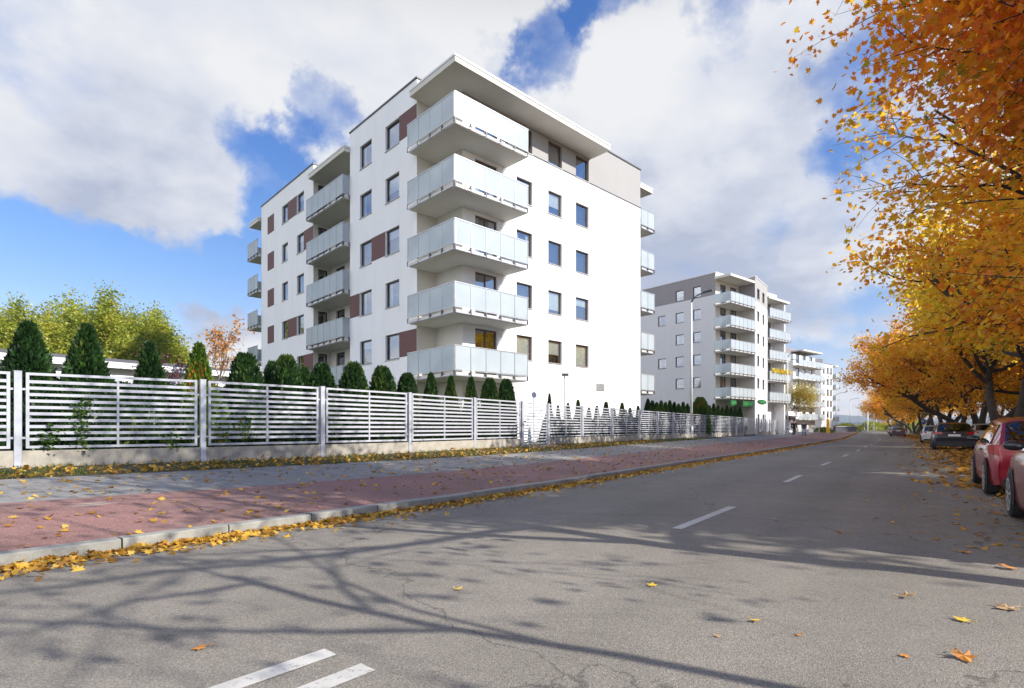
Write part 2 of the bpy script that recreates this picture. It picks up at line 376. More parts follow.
# ------------------------------------------------------------------ buildings
class Frame:
    def __init__(s, o, ang, k=1.0, ze=1.2): s.o = Vector((o[0],o[1],0)); s.a = ang; s.k = k; s.ze = ze; s.R = Vector((math.cos(ang),math.sin(ang),0)); s.L = Vector((-s.R.y,s.R.x,0))
    def p(s, r, l): q = s.o + s.R*(r*s.k) + s.L*(l*s.k); return (q.x, q.y)
    def z(s, h): return s.ze + s.k*h
WCACHE = {}
def window(parent, loc, ang, w, h, fmat, kind='window', mull=1, blind=0.0, sill=True, curtain=False, far=False):
    key = (round(w,2), round(h,2), fmat, mull, round(blind,2), sill, curtain)
    if key not in WCACHE:
        fr = MB(); t = .065; y0, y1 = .11, .17
        fr.box(-w/2,w/2,y0,y1,0,t); fr.box(-w/2,w/2,y0,y1,h-t,h); fr.box(-w/2,-w/2+t,y0,y1,t,h-t); fr.box(w/2-t,w/2,y0,y1,t,h-t)
        for i in range(mull-1):
            x = -w/2 + w*(i+1)/mull; fr.box(x-t*.6,x+t*.6,y0+.004,y1-.004,t,h-t)
        pn = MB(); pn.quad((-w/2+t-.01,.142,t-.01),(w/2-t+.01,.142,t-.01),(w/2-t+.01,.142,h-t+.01),(-w/2+t-.01,.142,h-t+.01))
        sl = MB(); sl.box(-w/2-.03,w/2+.03,-.05,.11,-.035,-.004)
        bl = MB()
        if blind > 0: bl.box(-w/2+.03,w/2-.03,.20,.21,h*(1-blind),h-.02)
        if curtain:
            for sx in (-1,1): bl.box(min(sx*w/2*.96,sx*w/2*.45),max(sx*w/2*.96,sx*w/2*.45),.22,.23,.03,h-.03)
        WCACHE[key] = (fr.mesh('frame', M[fmat]), pn.mesh('pane', M['pane']), sl.mesh('sill', M['sill']) if sill else None,
                       bl.mesh('blind', M['blind' if blind > 0 else 'curtain']) if bl.f else None)
    f, p, s_, b = WCACHE[key]
    o = link(kind, f, parent, loc, ang)
    link('pane', p, o)
    if s_: link('sill', s_, o)
    if b: link('blind' if blind > 0 else 'curtain', b, o)
    return o
def facade(wall, x0y0, x1y1, z0, z1, holes, mat=0, bands=(), dp=.32, mint=None):
    """one wall plane seen from outside, left to right; holes=(x0,x1,z0,z1); bands=(z,mat) above z"""
    a = Vector((*x0y0,0)); b = Vector((*x1y1,0)); d = (b-a); ln = d.length; d.normalize(); inn = Vector((-d.y,d.x,0))
    xs = sorted({0.0, ln, *[h[0] for h in holes], *[h[1] for h in holes]}); zs = sorted({z0, z1, *[h[2] for h in holes], *[h[3] for h in holes], *[q[0] for q in bands]})
    P = lambda x, y, z: a + d*x + inn*y + Vector((0,0,z))
    for i in range(len(xs)-1):
        for j in range(len(zs)-1):
            cx, cz = (xs[i]+xs[i+1])/2, (zs[j]+zs[j+1])/2
            if any(h[0] < cx < h[1] and h[2] < cz < h[3] for h in holes): continue
            mt = mat
            for q in bands:
                if cz > q[0]: mt = q[1]
            wall.quad(P(xs[i],0,zs[j]), P(xs[i+1],0,zs[j]), P(xs[i+1],0,zs[j+1]), P(xs[i],0,zs[j+1]), mt)
    for h in holes:
        mt = mat
        for q in bands:
            if (h[2]+h[3])/2 > q[0]: mt = q[1]
        for (u, v) in (((h[0],h[2]),(h[1],h[2])),((h[1],h[2]),(h[1],h[3])),((h[1],h[3]),(h[0],h[3])),((h[0],h[3]),(h[0],h[2]))):
            wall.quad(P(u[0],0,u[1]), P(v[0],0,v[1]), P(v[0],.17,v[1]), P(u[0],.17,u[1]), mt)
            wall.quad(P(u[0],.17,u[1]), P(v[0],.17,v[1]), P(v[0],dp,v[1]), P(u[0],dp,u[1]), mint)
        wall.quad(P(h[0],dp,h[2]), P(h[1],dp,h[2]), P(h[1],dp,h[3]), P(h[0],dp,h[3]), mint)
    return a, d, inn
def hole_windows(parent, off, a, d, holes, fmat, r, mull=1, sill=True, kind='window', blindp=.35):
    ang = math.atan2(d.y, d.x)
    for h in holes:
        q = a + d*((h[0]+h[1])/2)
        bl = r.choice([.35,.6,.8,.95]) if r.random() < blindp else 0.0
        window(parent, (q.x-off[0], q.y-off[1], h[2]-off[2]), ang, h[1]-h[0], h[3]-h[2], fmat, kind, mull, bl, sill, bl == 0 and r.random() < .4)
def panel(parent, off, a, d, inn, x0, x1, z0, z1, name='cladding_panel', mat='brown', t=.018):
    m = MB(); P = lambda x, y, z: (a + d*x + inn*y + Vector((0,0,z)))
    m.hexa([P(x0,-t,z0),P(x1,-t,z0),P(x1,.02,z0),P(x0,.02,z0)], [P(x0,-t,z1),P(x1,-t,z1),P(x1,.02,z1),P(x0,.02,z1)])
    return m.build(name, M[mat], parent, False, off)
def balcony(parent, off, slab, path, zb, th, hr, mats=('soffit','milky'), seg=.85, far=False):
    """slab: ccw polygon, path: outer rail polyline, zb slab underside, th thickness, hr rail top above zb"""
    m = MB(); m.prism(slab, zb, zb+th); o = m.build('balcony', M[mats[0]], parent, False, off)
    g = MB(); r = MB(); b = MB(); gz0, gz1 = zb+hr*.225, zb+hr-.02
    for i in range(len(path)-1):
        p = Vector((*path[i],0)); q = Vector((*path[i+1],0)); d = q-p; ln = d.length; d.normalize(); n = Vector((d.y,-d.x,0))
        W = lambda x, y, z: p + d*x + n*y + Vector((0,0,z))
        def bx(mb, x0, x1, y0, y1, z0, z1, mi=0): mb.hexa([W(x0,y1,z0),W(x1,y1,z0),W(x1,y0,z0),W(x0,y0,z0)], [W(x0,y1,z1),W(x1,y1,z1),W(x1,y0,z1),W(x0,y0,z1)], mi)
        k = max(1, round(ln/seg)); st = ln/k
        for j in range(k):
            bx(g, j*st+.022, (j+1)*st-.022, -.006, .006, gz0, gz1)
        bx(r, -.02, ln+.02, -.025, .025, gz1+.004, gz1+.044)
        bx(r, .0, ln, -.02, .02, gz0-.05, gz0-.012)
        for j in range(k+1):
            x = min(max(j*st, .03), ln-.03)
            bx(r, x-.02, x+.02, -.022, .022, gz0-.012, gz1+.004)
            bx(r, x-.035, x+.035, -.03, .03, zb+.03, gz0-.05, 1)
        bx(r, 0, ln, -.02, .02, zb+.02, zb+.07)
    g.build('glass_railing', M[mats[1]], o, False, off); r.build('rail', [M['rail'], M['bracket']], o, False, off)
    return o
def coping(parent, off, foot, z, mat, h=.07, out=.05, idx=None):
    m = MB(); n = len(foot)
    for i in range(n):
        if idx is not None and i not in idx: continue
        a = Vector((*foot[i],0)); b = Vector((*foot[(i+1)%n],0)); d = (b-a).normalized(); nn = Vector((d.y,-d.x,0))
        P = lambda p, y, zz: p + nn*y + Vector((0,0,zz))
        m.hexa([P(a-d*.03,out,z),P(b+d*.03,out,z),P(b+d*.03,-.3,z),P(a-d*.03,-.3,z)], [P(a-d*.03,out,z+h),P(b+d*.03,out,z+h),P(b+d*.03,-.3,z+h),P(a-d*.03,-.3,z+h)])
    return m.build('coping', M[mat], parent, False, off)
WM = [M['white'], M['beige'], M['interior'], M['soffit'], M['darkgrey'], M['grey'], M['white_far']]

def main_building():
    F = Frame((-2.346*1.0578, 22.5*1.0578), math.atan2(.6871,.7266), 1.0578)
    k = F.k; r = random.Random(11)
    T = thing('apartment_building', 'large white apartment building with glass corner balconies behind the slatted fence', 'apartment building', (*F.p(6,6), .45))
    off = T.location
    fp = [(1.5,1.41),(15.63,1.41),(15.63,14),(9,14),(9,23.7),(.4,23.7),(.4,14.7),(1.5,14.7),(1.5,9.95),(.4,9.95),(.4,3.4),(1.5,3.4)]
    foot = [F.p(*q) for q in fp]
    zb, zt = .40, F.z(16.15); zband = F.z(13.82)
    sill = [F.z(3.4+2.6*j) for j in range(5)]; head = [F.z(4.6+2.6*j) for j in range(5)]; slabz = [F.z(2.14+2.6*j) for j in range(5)]; th = .19
    H = {}
    cols = [(3.37,4.47),(5.66,6.73),(7.88,9.0)]
    H[0] = [(x0*k,x1*k,sill[j],head[j]) for j in range(5) for x0, x1 in cols]
    doorsR = [(.74*k,2.1*k,slabz[j]+th+.03,head[j]) for j in range(5)]
    # left wing edge: (.4,23.7)->(.4,14.7): x = 23.7-l ; main left edge: (.4,9.95)->(.4,3.4): x = 9.95-l
    Gc, Hc = (23.7-19.75,23.7-18.72), (23.7-17.22,23.7-16.12)
    H[5] = [(c[0]*k,c[1]*k,sill[j],head[j]) for j in range(5) for c in (Gc, Hc)]
    Dc, Ec = (9.95-6.2,9.95-4.92), (9.95-8.83,9.95-7.58)
    H[9] = [(c[0]*k,c[1]*k,sill[j]-.05,head[j]) for j in range(5) for c in (Dc, Ec)]
    dB = [(.75*k,1.9*k,slabz[j]+th+.03,head[j]) for j in range(5)]; dL = [(.3*k,.92*k,slabz[j]+th+.03,head[j]) for j in range(5)]
    W = MB(); info = {}
    for i in range(len(foot)):
        a, b = foot[i], foot[(i+1) % len(foot)]
        hs = list(H.get(i, [])); 
        if i == 0: hs += doorsR
        if i == 7: hs += dB
        if i == 6: hs += dL
        bands = [(zband,1)] if i in (0,1) else []
        if i in (10,11): bands = []
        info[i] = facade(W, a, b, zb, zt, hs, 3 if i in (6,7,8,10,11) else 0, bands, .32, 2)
    W.build('wall', WM, T, False, off)
    m = MB(); m.poly([(*p, zt-.35) for p in foot]); m.build('roof', M['coping'], T, False, off)
    coping(T, off, foot, zt, 'coping', .08, .05)
    for i, hs in H.items(): 
        if i == 0: hole_windows(T, off, info[i][0], info[i][1], hs[:3], 'framebr', r, blindp=1.0); hs = hs[3:]
        hole_windows(T, off, info[i][0], info[i][1], hs, 'framebr' if i == 0 else 'frame', r, blindp=.4)
    hole_windows(T, off, info[0][0], info[0][1], doorsR, 'framebr', r, 2, False, 'balcony_door', .1)
    hole_windows(T, off, info[7][0], info[7][1], dB, 'frame', r, 1, False, 'balcony_door', .0)
    hole_windows(T, off, info[6][0], info[6][1], dL, 'frame', r, 1, False, 'balcony_door', .0)
    # dark drip ledge under the beige storey
    a, d, inn = info[0]
    panel(T, off, a, d, inn, 2.4*k, 14.13*k, zband-.05, zband-.005, 'ledge', 'coping', .035)
    # brown cladding
    a, d, inn = info[9]; X = lambda l: (9.95-l)*k
    for j, l0, l1 in ((4,4.90,3.42),(2,7.56,6.22),(1,9.93,8.86),(0,4.90,3.42)):
        panel(T, off, a, d, inn, X(l0), X(l1), sill[j], head[j])
    a, d, inn = info[5]; X = lambda l: (23.7-l)*k
    for j in range(5): panel(T, off, a, d, inn, X(22.4), X(21.2), sill[j], head[j])
    for j, l0, l1 in ((4,18.70,17.24),(1,18.70,17.24),(3,16.10,14.72),(0,16.10,14.72)): panel(T, off, a, d, inn, X(l0), X(l1), sill[j], head[j])
    # wall vent low on the right facade
    a, d, inn = info[0]; panel(T, off, a, d, inn, 9.7*k, 10.4*k, F.z(2.15), F.z(2.55), 'vent', 'rail', .05)
    hr = 1.27*k
    C = lambda L: [F.p(*q) for q in L]
    for j in range(5):
        z = slabz[j]
        balcony(T, off, C([(0,0),(4.1,0),(4.1,1.405),(1.497,1.405),(1.497,3.395),(0,3.395)]), C([(-.07,3.46),(-.07,-.07),(4.18,-.07),(4.18,1.38)]), z, th, hr)
        balcony(T, off, C([(.06,9.97),(1.495,9.97),(1.495,14.69),(.06,14.69)]), C([(.38,14.76),(-.0,14.76),(-.0,9.98),(.38,9.98)]), z, th, hr)
        balcony(T, off, C([(.2,23.71),(6,23.71),(6,25.75),(.2,25.75)]), C([(6,25.82),(.14,25.82),(.14,23.74)]), z, th, hr)
        balcony(T, off, C([(15.64,1.44),(17.15,1.44),(17.15,6),(15.64,6)]), C([(15.66,1.38),(17.21,1.38),(17.21,6)]), z, th, hr)
    zc = F.z(15.12)
    def canopy(L, h=.3):
        m = MB(); m.prism(C(L), zc, zc+h); o = m.build('canopy', M['soffit'], T, False, off)
        n = len(L); e = MB(); P = [Vector((*p,0)) for p in C(L)]
        for i in range(n):
            a, b = P[i], P[(i+1) % n]; d = (b-a).normalized(); nn = Vector((d.y,-d.x,0))
            e.hexa([a+nn*.03+Vector((0,0,zc+h-.06)), b+nn*.03+Vector((0,0,zc+h-.06)), b-nn*.1+Vector((0,0,zc+h-.06)), a-nn*.1+Vector((0,0,zc+h-.06))],
                   [a+nn*.03+Vector((0,0,zc+h+.03)), b+nn*.03+Vector((0,0,zc+h+.03)), b-nn*.1+Vector((0,0,zc+h+.03)), a-nn*.1+Vector((0,0,zc+h+.03))])
        e.build('edge_trim', M['copingw'], o, False, off)
    canopy([(0,0),(10.6,0),(10.6,1.40),(1.49,1.40),(1.49,3.39),(0,3.39)])
    canopy([(.06,9.97),(1.49,9.97),(1.49,14.69),(.06,14.69)]); canopy([(.2,23.75),(6,23.75),(6,25.7),(.2,25.7)]); canopy([(15.68,1.44),(17.1,1.44),(17.1,6),(15.68,6)])
    # ridge drawn by a party wall: step in the roof between the two blocks
    return T
main_building()

def second_building():
    F = Frame((24.65,61.6), math.atan2(.6236,.7818), 1.0); r = random.Random(5)
    T = thing('apartment_building', 'grey and white apartment building with dark top storey and green shop signs', 'apartment building', (*F.p(6,6), .4)); off = T.location
    fp = [(.2,2),(5.43,2),(5.43,0),(11.5,1.52),(11.5,3.0),(17,3.0),(17,16),(6,16),(6,27),(.2,27)]
    foot = [F.p(*q) for q in fp]; zb, zt = .35, F.z(18.0); zband = F.z(15.45)
    sill = [F.z(4.8+2.7*j) for j in range(5)]; head = [F.z(6.05+2.7*j) for j in range(5)]; slabz = [F.z(3.3+2.7*j) for j in range(5)]; th = .18
    W = MB(); H = {}
    X = lambda l: 27-l
    H[9] = [(X(c1),X(c0),sill[j],head[j]) for j in range(5) for c0, c1 in ((6.25,7.4),(3.9,4.95))] + [(X(10),X(8.8),sill[j],head[j]) for j in (1,3)]
    H[2] = [(c0,c1,sill[j],head[j]) for j in range(5) for c0, c1 in ((1.0,2.2),(3.6,4.7))] + [(c0,c1,F.z(-.6),F.z(1.7)) for c0, c1 in ((1.2,2.2),(3.7,4.7))]
    D0 = [(c0,c1,slabz[j]+th+.03,head[j]) for j in range(5) for c0, c1 in ((1.0,2.3),(3.2,4.7))] + [(1.2,2.4,F.z(-.5),F.z(1.9)),(3.2,4.6,F.z(-.7),F.z(1.9))]
    D5 = [(c0,c1,slabz[j]+th+.03,head[j]) for j in range(5) for c0, c1 in ((.6,1.8),(2.6,4.0))]
    H2 = {0: D0, 4: D5}
    info = {}
    for i in range(len(foot)):
        base = {9:5, 8:5, 7:5, 1:3, 0:3}.get(i, 0)
        bands = [(zband,4)] if i in (9,8,7,1,2) else []
        if i == 2: bands = [(F.z(15.1),1)]
        info[i] = facade(W, foot[i], foot[(i+1) % len(foot)], zb, zt, H.get(i, []) + H2.get(i, []), base, bands, .3, 2)
    W.build('wall', WM, T, False, off)
    m = MB(); m.poly([(*p, zt-.35) for p in foot]); m.build('roof', M['coping'], T, False, off)
    coping(T, off, foot, zt, 'copingw', .1, .05)
    for i, hs in H.items(): hole_windows(T, off, info[i][0], info[i][1], hs, 'frame', r)
    for i, hs in H2.items(): hole_windows(T, off, info[i][0], info[i][1], hs, 'frame', r, 1, False, 'balcony_door', .1)
    C = lambda L: [F.p(*q) for q in L]
    for j in range(5):
        balcony(T, off, C([(0,0),(5.42,0),(5.42,1.99),(0,1.99)]), C([(-.07,2.02),(-.07,-.07),(5.40,-.07)]), slabz[j], th, 1.3)
        o = balcony(T, off, C([(11.52,1.3),(17.3,1.3),(17.3,2.99),(11.52,2.99)]), C([(11.56,1.24),(17.36,1.24),(17.36,2.99)]), slabz[j], th, 1.3)
        if j == 1:   # flower boxes on one balcony
            f = MB(); rr = random.Random(9)
            for q in range(170):
                x = rr.uniform(12.1,16.9); c = F.p(x, 1.12+rr.uniform(-.18,.12)); z = slabz[j]+1.25+rr.uniform(-.12,.42); sz = .14
                a = Vector((rr.uniform(-1,1),rr.uniform(-1,1),rr.uniform(-1,1))).normalized()*sz; b_ = Vector((rr.uniform(-1,1),rr.uniform(-1,1),rr.uniform(-1,1))).normalized()*sz
                c = Vector((*c, z)); f.quad(c-a, c-b_, c+a, c+b_)
            f.build('balcony_plants', M['leaf_yellow'], o, False, off)
    for L, z in (([(0,0),(5.42,0),(5.42,1.99),(0,1.99)], F.z(17.2)), ([(11.52,1.3),(17.2,1.3),(17.2,2.99),(11.52,2.99)], F.z(16.6))):
        m = MB(); m.prism(C(L), z, z+.28); m.build('canopy', M['soffit'], T, False, off)
    # piers between the right-hand balconies
    m = MB(); m.prism(C([(16.2,1.6),(16.5,1.6),(16.5,2.99),(16.2,2.99)]), zb, F.z(16.6)); m.build('pier', M['white'], T, False, off)
    # green shop signs
    gm = simple('sign_green', (.004,.085,.018), .5); gl = simple('sign_green_light', (.012,.19,.04), .5)
    def sign(i, x0, x1, z0, z1, label, oval=False, y=.0, name='shop_sign'):
        a, d, inn = info[i]; c = a + d*((x0+x1)/2) - inn*(.02+y) + Vector((0,0,(z0+z1)/2)); w, h = (x1-x0)/2, (z1-z0)/2
        S = thing(name, label, 'sign', tuple(c), math.atan2(d.y, d.x), 'green shop signs on the grey building')
        def shape(kx, kz, t0, t1):
            n = 24 if oval else 4
            pts = [(w*kx*math.cos(2*math.pi*q/n), h*kz*math.sin(2*math.pi*q/n)) for q in range(n)] if oval else [(-w*kx,-h*kz),(w*kx,-h*kz),(w*kx,h*kz),(-w*kx,h*kz)]
            mb = MB(); mb.poly([(p[0],t0,p[1]) for p in pts])
            for q in range(n):
                u, v = pts[q], pts[(q+1) % n]; mb.quad((u[0],t1,u[1]),(v[0],t1,v[1]),(v[0],t0,v[1]),(u[0],t0,u[1]))
            return mb
        shape(1,1,-.12,-.0).build('sign_board', gm, S); shape(.72,.45,-.135,-.12).build('sign_band', gl, S)
    sign(0, .0, 1.3, F.z(2.55), F.z(3.2), 'small square green shop sign at the corner under the lowest balcony', False, 1.75)
    sign(0, 2.6, 5.0, F.z(2.5), F.z(3.15), 'wide green shop sign under the lowest balcony beside the shop door', False, 1.75)
    sign(2, 1.0, 5.2, F.z(2.95), F.z(3.5), 'oval green shop sign on the white wall beside the balconies', True)
second_building()

def far_block(F, label, fp, holes, zt, base, bands, bal, canopies, top=None):
    r = random.Random(2); T = thing('apartment_building', label, 'apartment building', (*F.p(4,4), .3)); off = T.location
    foot = [F.p(*q) for q in fp]; W = MB()
    for i in range(len(foot)):
        hs = holes.get(i, []); a, d, inn = facade(W, foot[i], foot[(i+1) % len(foot)], .2, F.z(zt), hs, base, bands, .3, 2)
        hole_windows(T, off, a, d, hs, 'frame', r, 1, False)
    W.build('wall', WM, T, False, off)
    m = MB(); m.poly([(*p, F.z(zt)-.2) for p in foot]); m.build('roof', M['coping'], T, False, off)
    coping(T, off, foot, F.z(zt), 'coping', .12, .06)
    for slab, path, zs in bal:
        for z in zs: balcony(T, off, [F.p(*q) for q in slab], [F.p(*q) for q in path], F.z(z), .2, 1.3, ('soffit','milky'), 2.2)
    for L, z in canopies:
        m = MB(); m.prism([F.p(*q) for q in L], F.z(z), F.z(z)+.3); m.build('canopy', M['soffit'], T, False, off)
    if top:
        m = MB(); m.prism([F.p(*q) for q in top[0]], F.z(top[1]), F.z(top[2])); m.build('penthouse', M['darkgrey'], T, False, off)
    return T
F3 = Frame((57.6,112), math.atan2(.6236,.7818)); rows = [2.0+2.75*j for j in range(5)]
far_block(F3, 'third apartment building, pale with a dark grey penthouse and long balconies, behind the yellow birch',
    [(0,0),(10.3,0),(10.3,14),(-6,14),(-6,4),(0,4)],
    {0: [(a,b,F3.z(z+.4),F3.z(z+2.2)) for z in rows for a, b in ((1.2,2.8),(4.2,5.8),(7.4,9))], 4: [(a,b,F3.z(z+.9),F3.z(z+2.2)) for z in rows for a, b in ((.8,2.2),(3.6,5))], 5: [(1,2.6,F3.z(z+.6),F3.z(z+2.2)) for z in rows]},
    14.0, 6, [], [([(-.9,-1.5),(11.2,-1.5),(11.2,0),(-.9,0)], [(-1,-1.56),(11.3,-1.56),(11.3,0)], [1.6+2.75*j for j in range(5)])],
    [([(2,-1.2),(11.2,-1.2),(11.2,6),(2,6)], 15.9)], ([(-4,1.2),(6.5,1.2),(6.5,12),(-4,12)], 14.0, 16.6))
F4 = Frame((76.3,135.), math.atan2(.6236,.7818))
far_block(F4, 'farthest white apartment building with dark top corner and end balconies beside the road', [(0,0),(7.1,0),(7.1,12),(-3,12),(-3,3),(0,3)],
    {0: [(a,b,F4.z(z+.5),F4.z(z+2.2)) for z in rows for a, b in ((1,2.2),(3.4,4.6),(5.4,6.5))], 4: [(.5,2.2,F4.z(z+.6),F4.z(z+2.2)) for z in rows]},
    16.0, 6, [], [([(7.12,-.6),(9.2,-.6),(9.2,4),(7.12,4)], [(7.15,-.66),(9.26,-.66),(9.26,4)], [1.6+2.75*j for j in range(5)])], [([(7.12,-.6),(9.0,-.6),(9.0,4),(7.12,4)], 15.6)],
    ([(-2.9,3.1),(1.2,.06),(1.2,6),(-2.9,6)], 16.1, 17.2))
# low pavilion in front of the third building
def pavilion():
    F = Frame((44.6,90.5), math.atan2(.80,.60)); T = thing('shop_pavilion', 'low glazed pavilion with a white fascia behind the two walkers', 'pavilion', (*F.p(6,2),.4)); off = T.location
    m = MB(); foot = [F.p(*q) for q in ((0,0),(13,0),(13,5),(0,5))]
    hs = [(.4+1.8*q, 1.9+1.8*q, .75, 3.0) for q in range(7)]
    for i in range(4):
        a, d, inn = facade(m, foot[i], foot[(i+1) % 4], .4, 3.25, hs if i == 0 else [], 5, [], .3, 2)
        if i == 0: hole_windows(T, off, a, d, hs, 'frame', random.Random(1), 1, False)
    m.build('wall', WM, T, False, off)
    m = MB(); m.prism([F.p(*q) for q in ((-.6,-1.0),(13.6,-1.0),(13.6,5.4),(-.6,5.4))], 3.25, 4.0); m.build('fascia_roof', M['white_far'], T, False, off)
pavilion()
def garages():
    F = Frame((-14.8-.588*9, 20-.809*9), math.atan2(.809,.588)); T = thing('garage_row', 'long low garage row with dark flat roof and pale ribbed wall behind the thuja hedge', 'garage', (*F.p(7,2),.45)); off = T.location
    W = MB(); foot = [F.p(*q) for q in ((0,0),(17.5,0),(17.5,4),(0,4))]
    for i in range(4): facade(W, foot[i], foot[(i+1) % 4], .45, 3.45, [], 0, [], .3, 2)
    W.build('wall', WM, T, False, off)
    m = MB(); m.prism([F.p(*q) for q in ((-.3,-.35),(17.8,-.35),(17.8,4.3),(-.3,4.3))], 3.45, 3.72); m.build('roof', M['coping'], T, False, off)
    m = MB(); m.prism([F.p(*q) for q in ((-.3,-.38),(17.8,-.38),(17.8,-.352),(-.3,-.352))], 3.38, 3.6); m.build('fascia', M['copingw'], T, False, off)
    for q in range(6):
        d = MB(); x0 = .4+2.9*q
        for s_ in range(16): d.prism([F.p(x0+.15*s_,-.03), F.p(x0+.15*s_+.12,-.03), F.p(x0+.15*s_+.12,.01), F.p(x0+.15*s_,.01)], .5, 3.0)
        d.build('garage_door', M['fence'], T, False, off)
garages()

# ------------------------------------------------------------------ fence
POSTS = [(-12.0,8.2),(-9.36,10.36),(-6.9,12.2),(-4.95,14.25),(-3.12,16.6),(-1.35,19.45),(.40,22.05)]
GATE = (POSTS[-1], (1.58,24.05))
POSTS2 = [GATE[1],(3.45,26.96),(5.45,29.8),(7.7,33.0)]
_d = Vector((21.6-7.7, 52.9-33.0)).normalized()
while POSTS2[-1][1] < 54.5: POSTS2.append((POSTS2[-1][0]+_d.x*3.1, POSTS2[-1][1]+_d.y*3.1))
POSTS3 = [(27.2,60.8)]
_d = Vector((36-28.6, 73.5-62.3)).normalized()
while POSTS3[-1][1] < 82: POSTS3.append((POSTS3[-1][0]+_d.x*3.1, POSTS3[-1][1]+_d.y*3.1))
def fence(posts, label, ends=(True, True)):
    zg = .47; T = thing('slat_fence', label, 'fence', (*posts[0], zg), 0, 'grey slatted metal fence along the pavement')
    ox, oy = posts[0]
    for i, p in enumerate(posts):
        m = MB(); q = posts[min(i+1, len(posts)-1)]; pr = posts[max(i-1,0)]; an = math.atan2(q[1]-pr[1], q[0]-pr[0])
        X = Matrix.Translation((p[0]-ox, p[1]-oy, 0)) @ Matrix.Rotation(an, 4, 'Z')
        m.box(-.055,.055,-.05,.05,-.1,1.80,0,X); m.box(-.06,.06,-.055,.055,1.801,1.815,0,X)
        m.build('post', M['fencepost'], T)
        if i == len(posts)-1: break
        d = Vector((q[0]-p[0], q[1]-p[1])); ln = d.length; an = math.atan2(d.y, d.x)
        X = Matrix.Translation((p[0]-ox, p[1]-oy, 0)) @ Matrix.Rotation(an, 4, 'Z')
        b = MB(); b.box(.058,ln-.058,-.035,.035,-.2,.30,0,X); b.build('concrete_plinth', M['plinth'], T)
        f = MB(); x0, x1, z0, z1 = .11, ln-.11, .34, 1.79
        f.box(x0,x0+.05,-.022,.022,z0,z1,0,X); f.box(x1-.05,x1,-.022,.022,z0,z1,0,X); f.box(x0+.05,x1-.05,-.022,.022,z1-.05,z1,0,X); f.box(x0+.05,x1-.05,-.022,.022,z0,z0+.05,0,X)
        f.box((x0+x1)/2-.02,(x0+x1)/2+.02,-.026,.018,z0+.05,z1-.05,0,X)
        for zz in (.52,1.45):
            f.box(.056,x0,-.012,.012,zz,zz+.04,0,X); f.box(x1,ln-.056,-.012,.012,zz,zz+.04,0,X)
        o = f.build('panel_frame', M['fence'], T)
        s_ = MB(); n = 11; gap = (z1-z0-.1)/n
        for k in range(n-1):
            zc = z0+.05+gap*(k+1)
            s_.box(x0+.05,x1-.05,-.014,.014,zc-.029,zc+.029,0,X)
        s_.build('slats', M['fence'], o)
    return T
fence(POSTS, 'grey horizontal slat fence on a concrete base, nearest run, in front of the rounded thujas')
fence(POSTS2, 'grey horizontal slat fence beyond the small gate, running past the lamp post')
fence(POSTS3, 'short far run of grey slat fence beside the two walkers')
def gate(a, b, label):
    zg = .47; T = thing('slat_gate', label, 'gate', (*a, zg)); d = Vector((b[0]-a[0], b[1]-a[1])); ln = d.length
    X = Matrix.Rotation(math.atan2(d.y,d.x), 4, 'Z'); f = MB(); x0, x1 = .09, ln-.09
    f.box(x0,x0+.05,-.02,.02,.06,1.78,0,X); f.box(x1-.05,x1,-.02,.02,.06,1.78,0,X); f.box(x0+.05,x1-.05,-.02,.02,1.73,1.78,0,X); f.box(x0+.05,x1-.05,-.02,.02,.06,.11,0,X)
    f.build('gate_frame', M['fence'], T)
    s_ = MB()
    for k in range(12): s_.box(x0+.05,x1-.05,-.013,.013,.22+.125*k-.03,.22+.125*k+.03,0,X)
    s_.build('slats', M['fence'], T)
    h = MB(); h.box(x0+.06,x0+.16,-.06,-.02,1.0,1.03,0,X); h.build('handle', M['bracket'], T)
gate(*GATE, 'small slatted pedestrian gate in the grey fence with open view of the lawn')
gate(POSTS2[-1], POSTS3[0], 'far slatted gate in front of the white wall with the oval sign')
# plate on the fence at the picture edge
pd = Vector((POSTS[1][0]-POSTS[0][0], POSTS[1][1]-POSTS[0][1])).normalized(); pc = Vector(POSTS[1]) - pd*.62
pl = thing('notice_plate', 'grey notice plate screwed to the slats near the first fence post', 'sign', (pc.x+pd.y*.04, pc.y-pd.x*.04, .47+1.56), math.atan2(pd.y,pd.x))
m = MB(); m.box(-.28,.28,-.008,.008,-.13,.14); m.build('plate', simple('plate_grey', (.33,.36,.45), .5), pl)
m = MB()
for x, z, w in ((-.2,.06,.14),(-.02,.06,.2),(.14,-.05,.06),(.20,-.02,.05)): m.box(x,x+w,-.013,-.0085,z-.014,z+.014)
m.build('lettering', M['coping'], pl)

# ------------------------------------------------------------------ vegetation
def mesh_np(name, V, nper, mats):
    """V: (n, nper, 3) faces"""
    n = len(V); me = bpy.data.meshes.new(name); me.vertices.add(n*nper); me.vertices.foreach_set('co', V.reshape(-1))
    me.loops.add(n*nper); me.loops.foreach_set('vertex_index', np.arange(n*nper, dtype=np.int32))
    me.polygons.add(n); me.polygons.foreach_set('loop_start', np.arange(0, n*nper, nper, dtype=np.int32)); me.polygons.foreach_set('loop_total', np.full(n, nper, dtype=np.int32))
    for mt in mats: me.materials.append(mt)
    me.update(calc_edges=True); return me
MAPLE = np.array([(0,-.5),(.10,-.22),(.38,-.34),(.30,-.10),(.52,.10),(.24,.12),(.16,.30),(0,.55),(-.16,.30),(-.24,.12),(-.52,.10),(-.30,-.10),(-.38,-.34),(-.10,-.22)])
KITE = np.array([(0,-.5),(.34,-.02),(0,.5),(-.34,.02)])
HEXL = np.array([(0,-.5),(.36,-.2),(.42,.15),(0,.52),(-.42,.15),(-.36,-.2)])
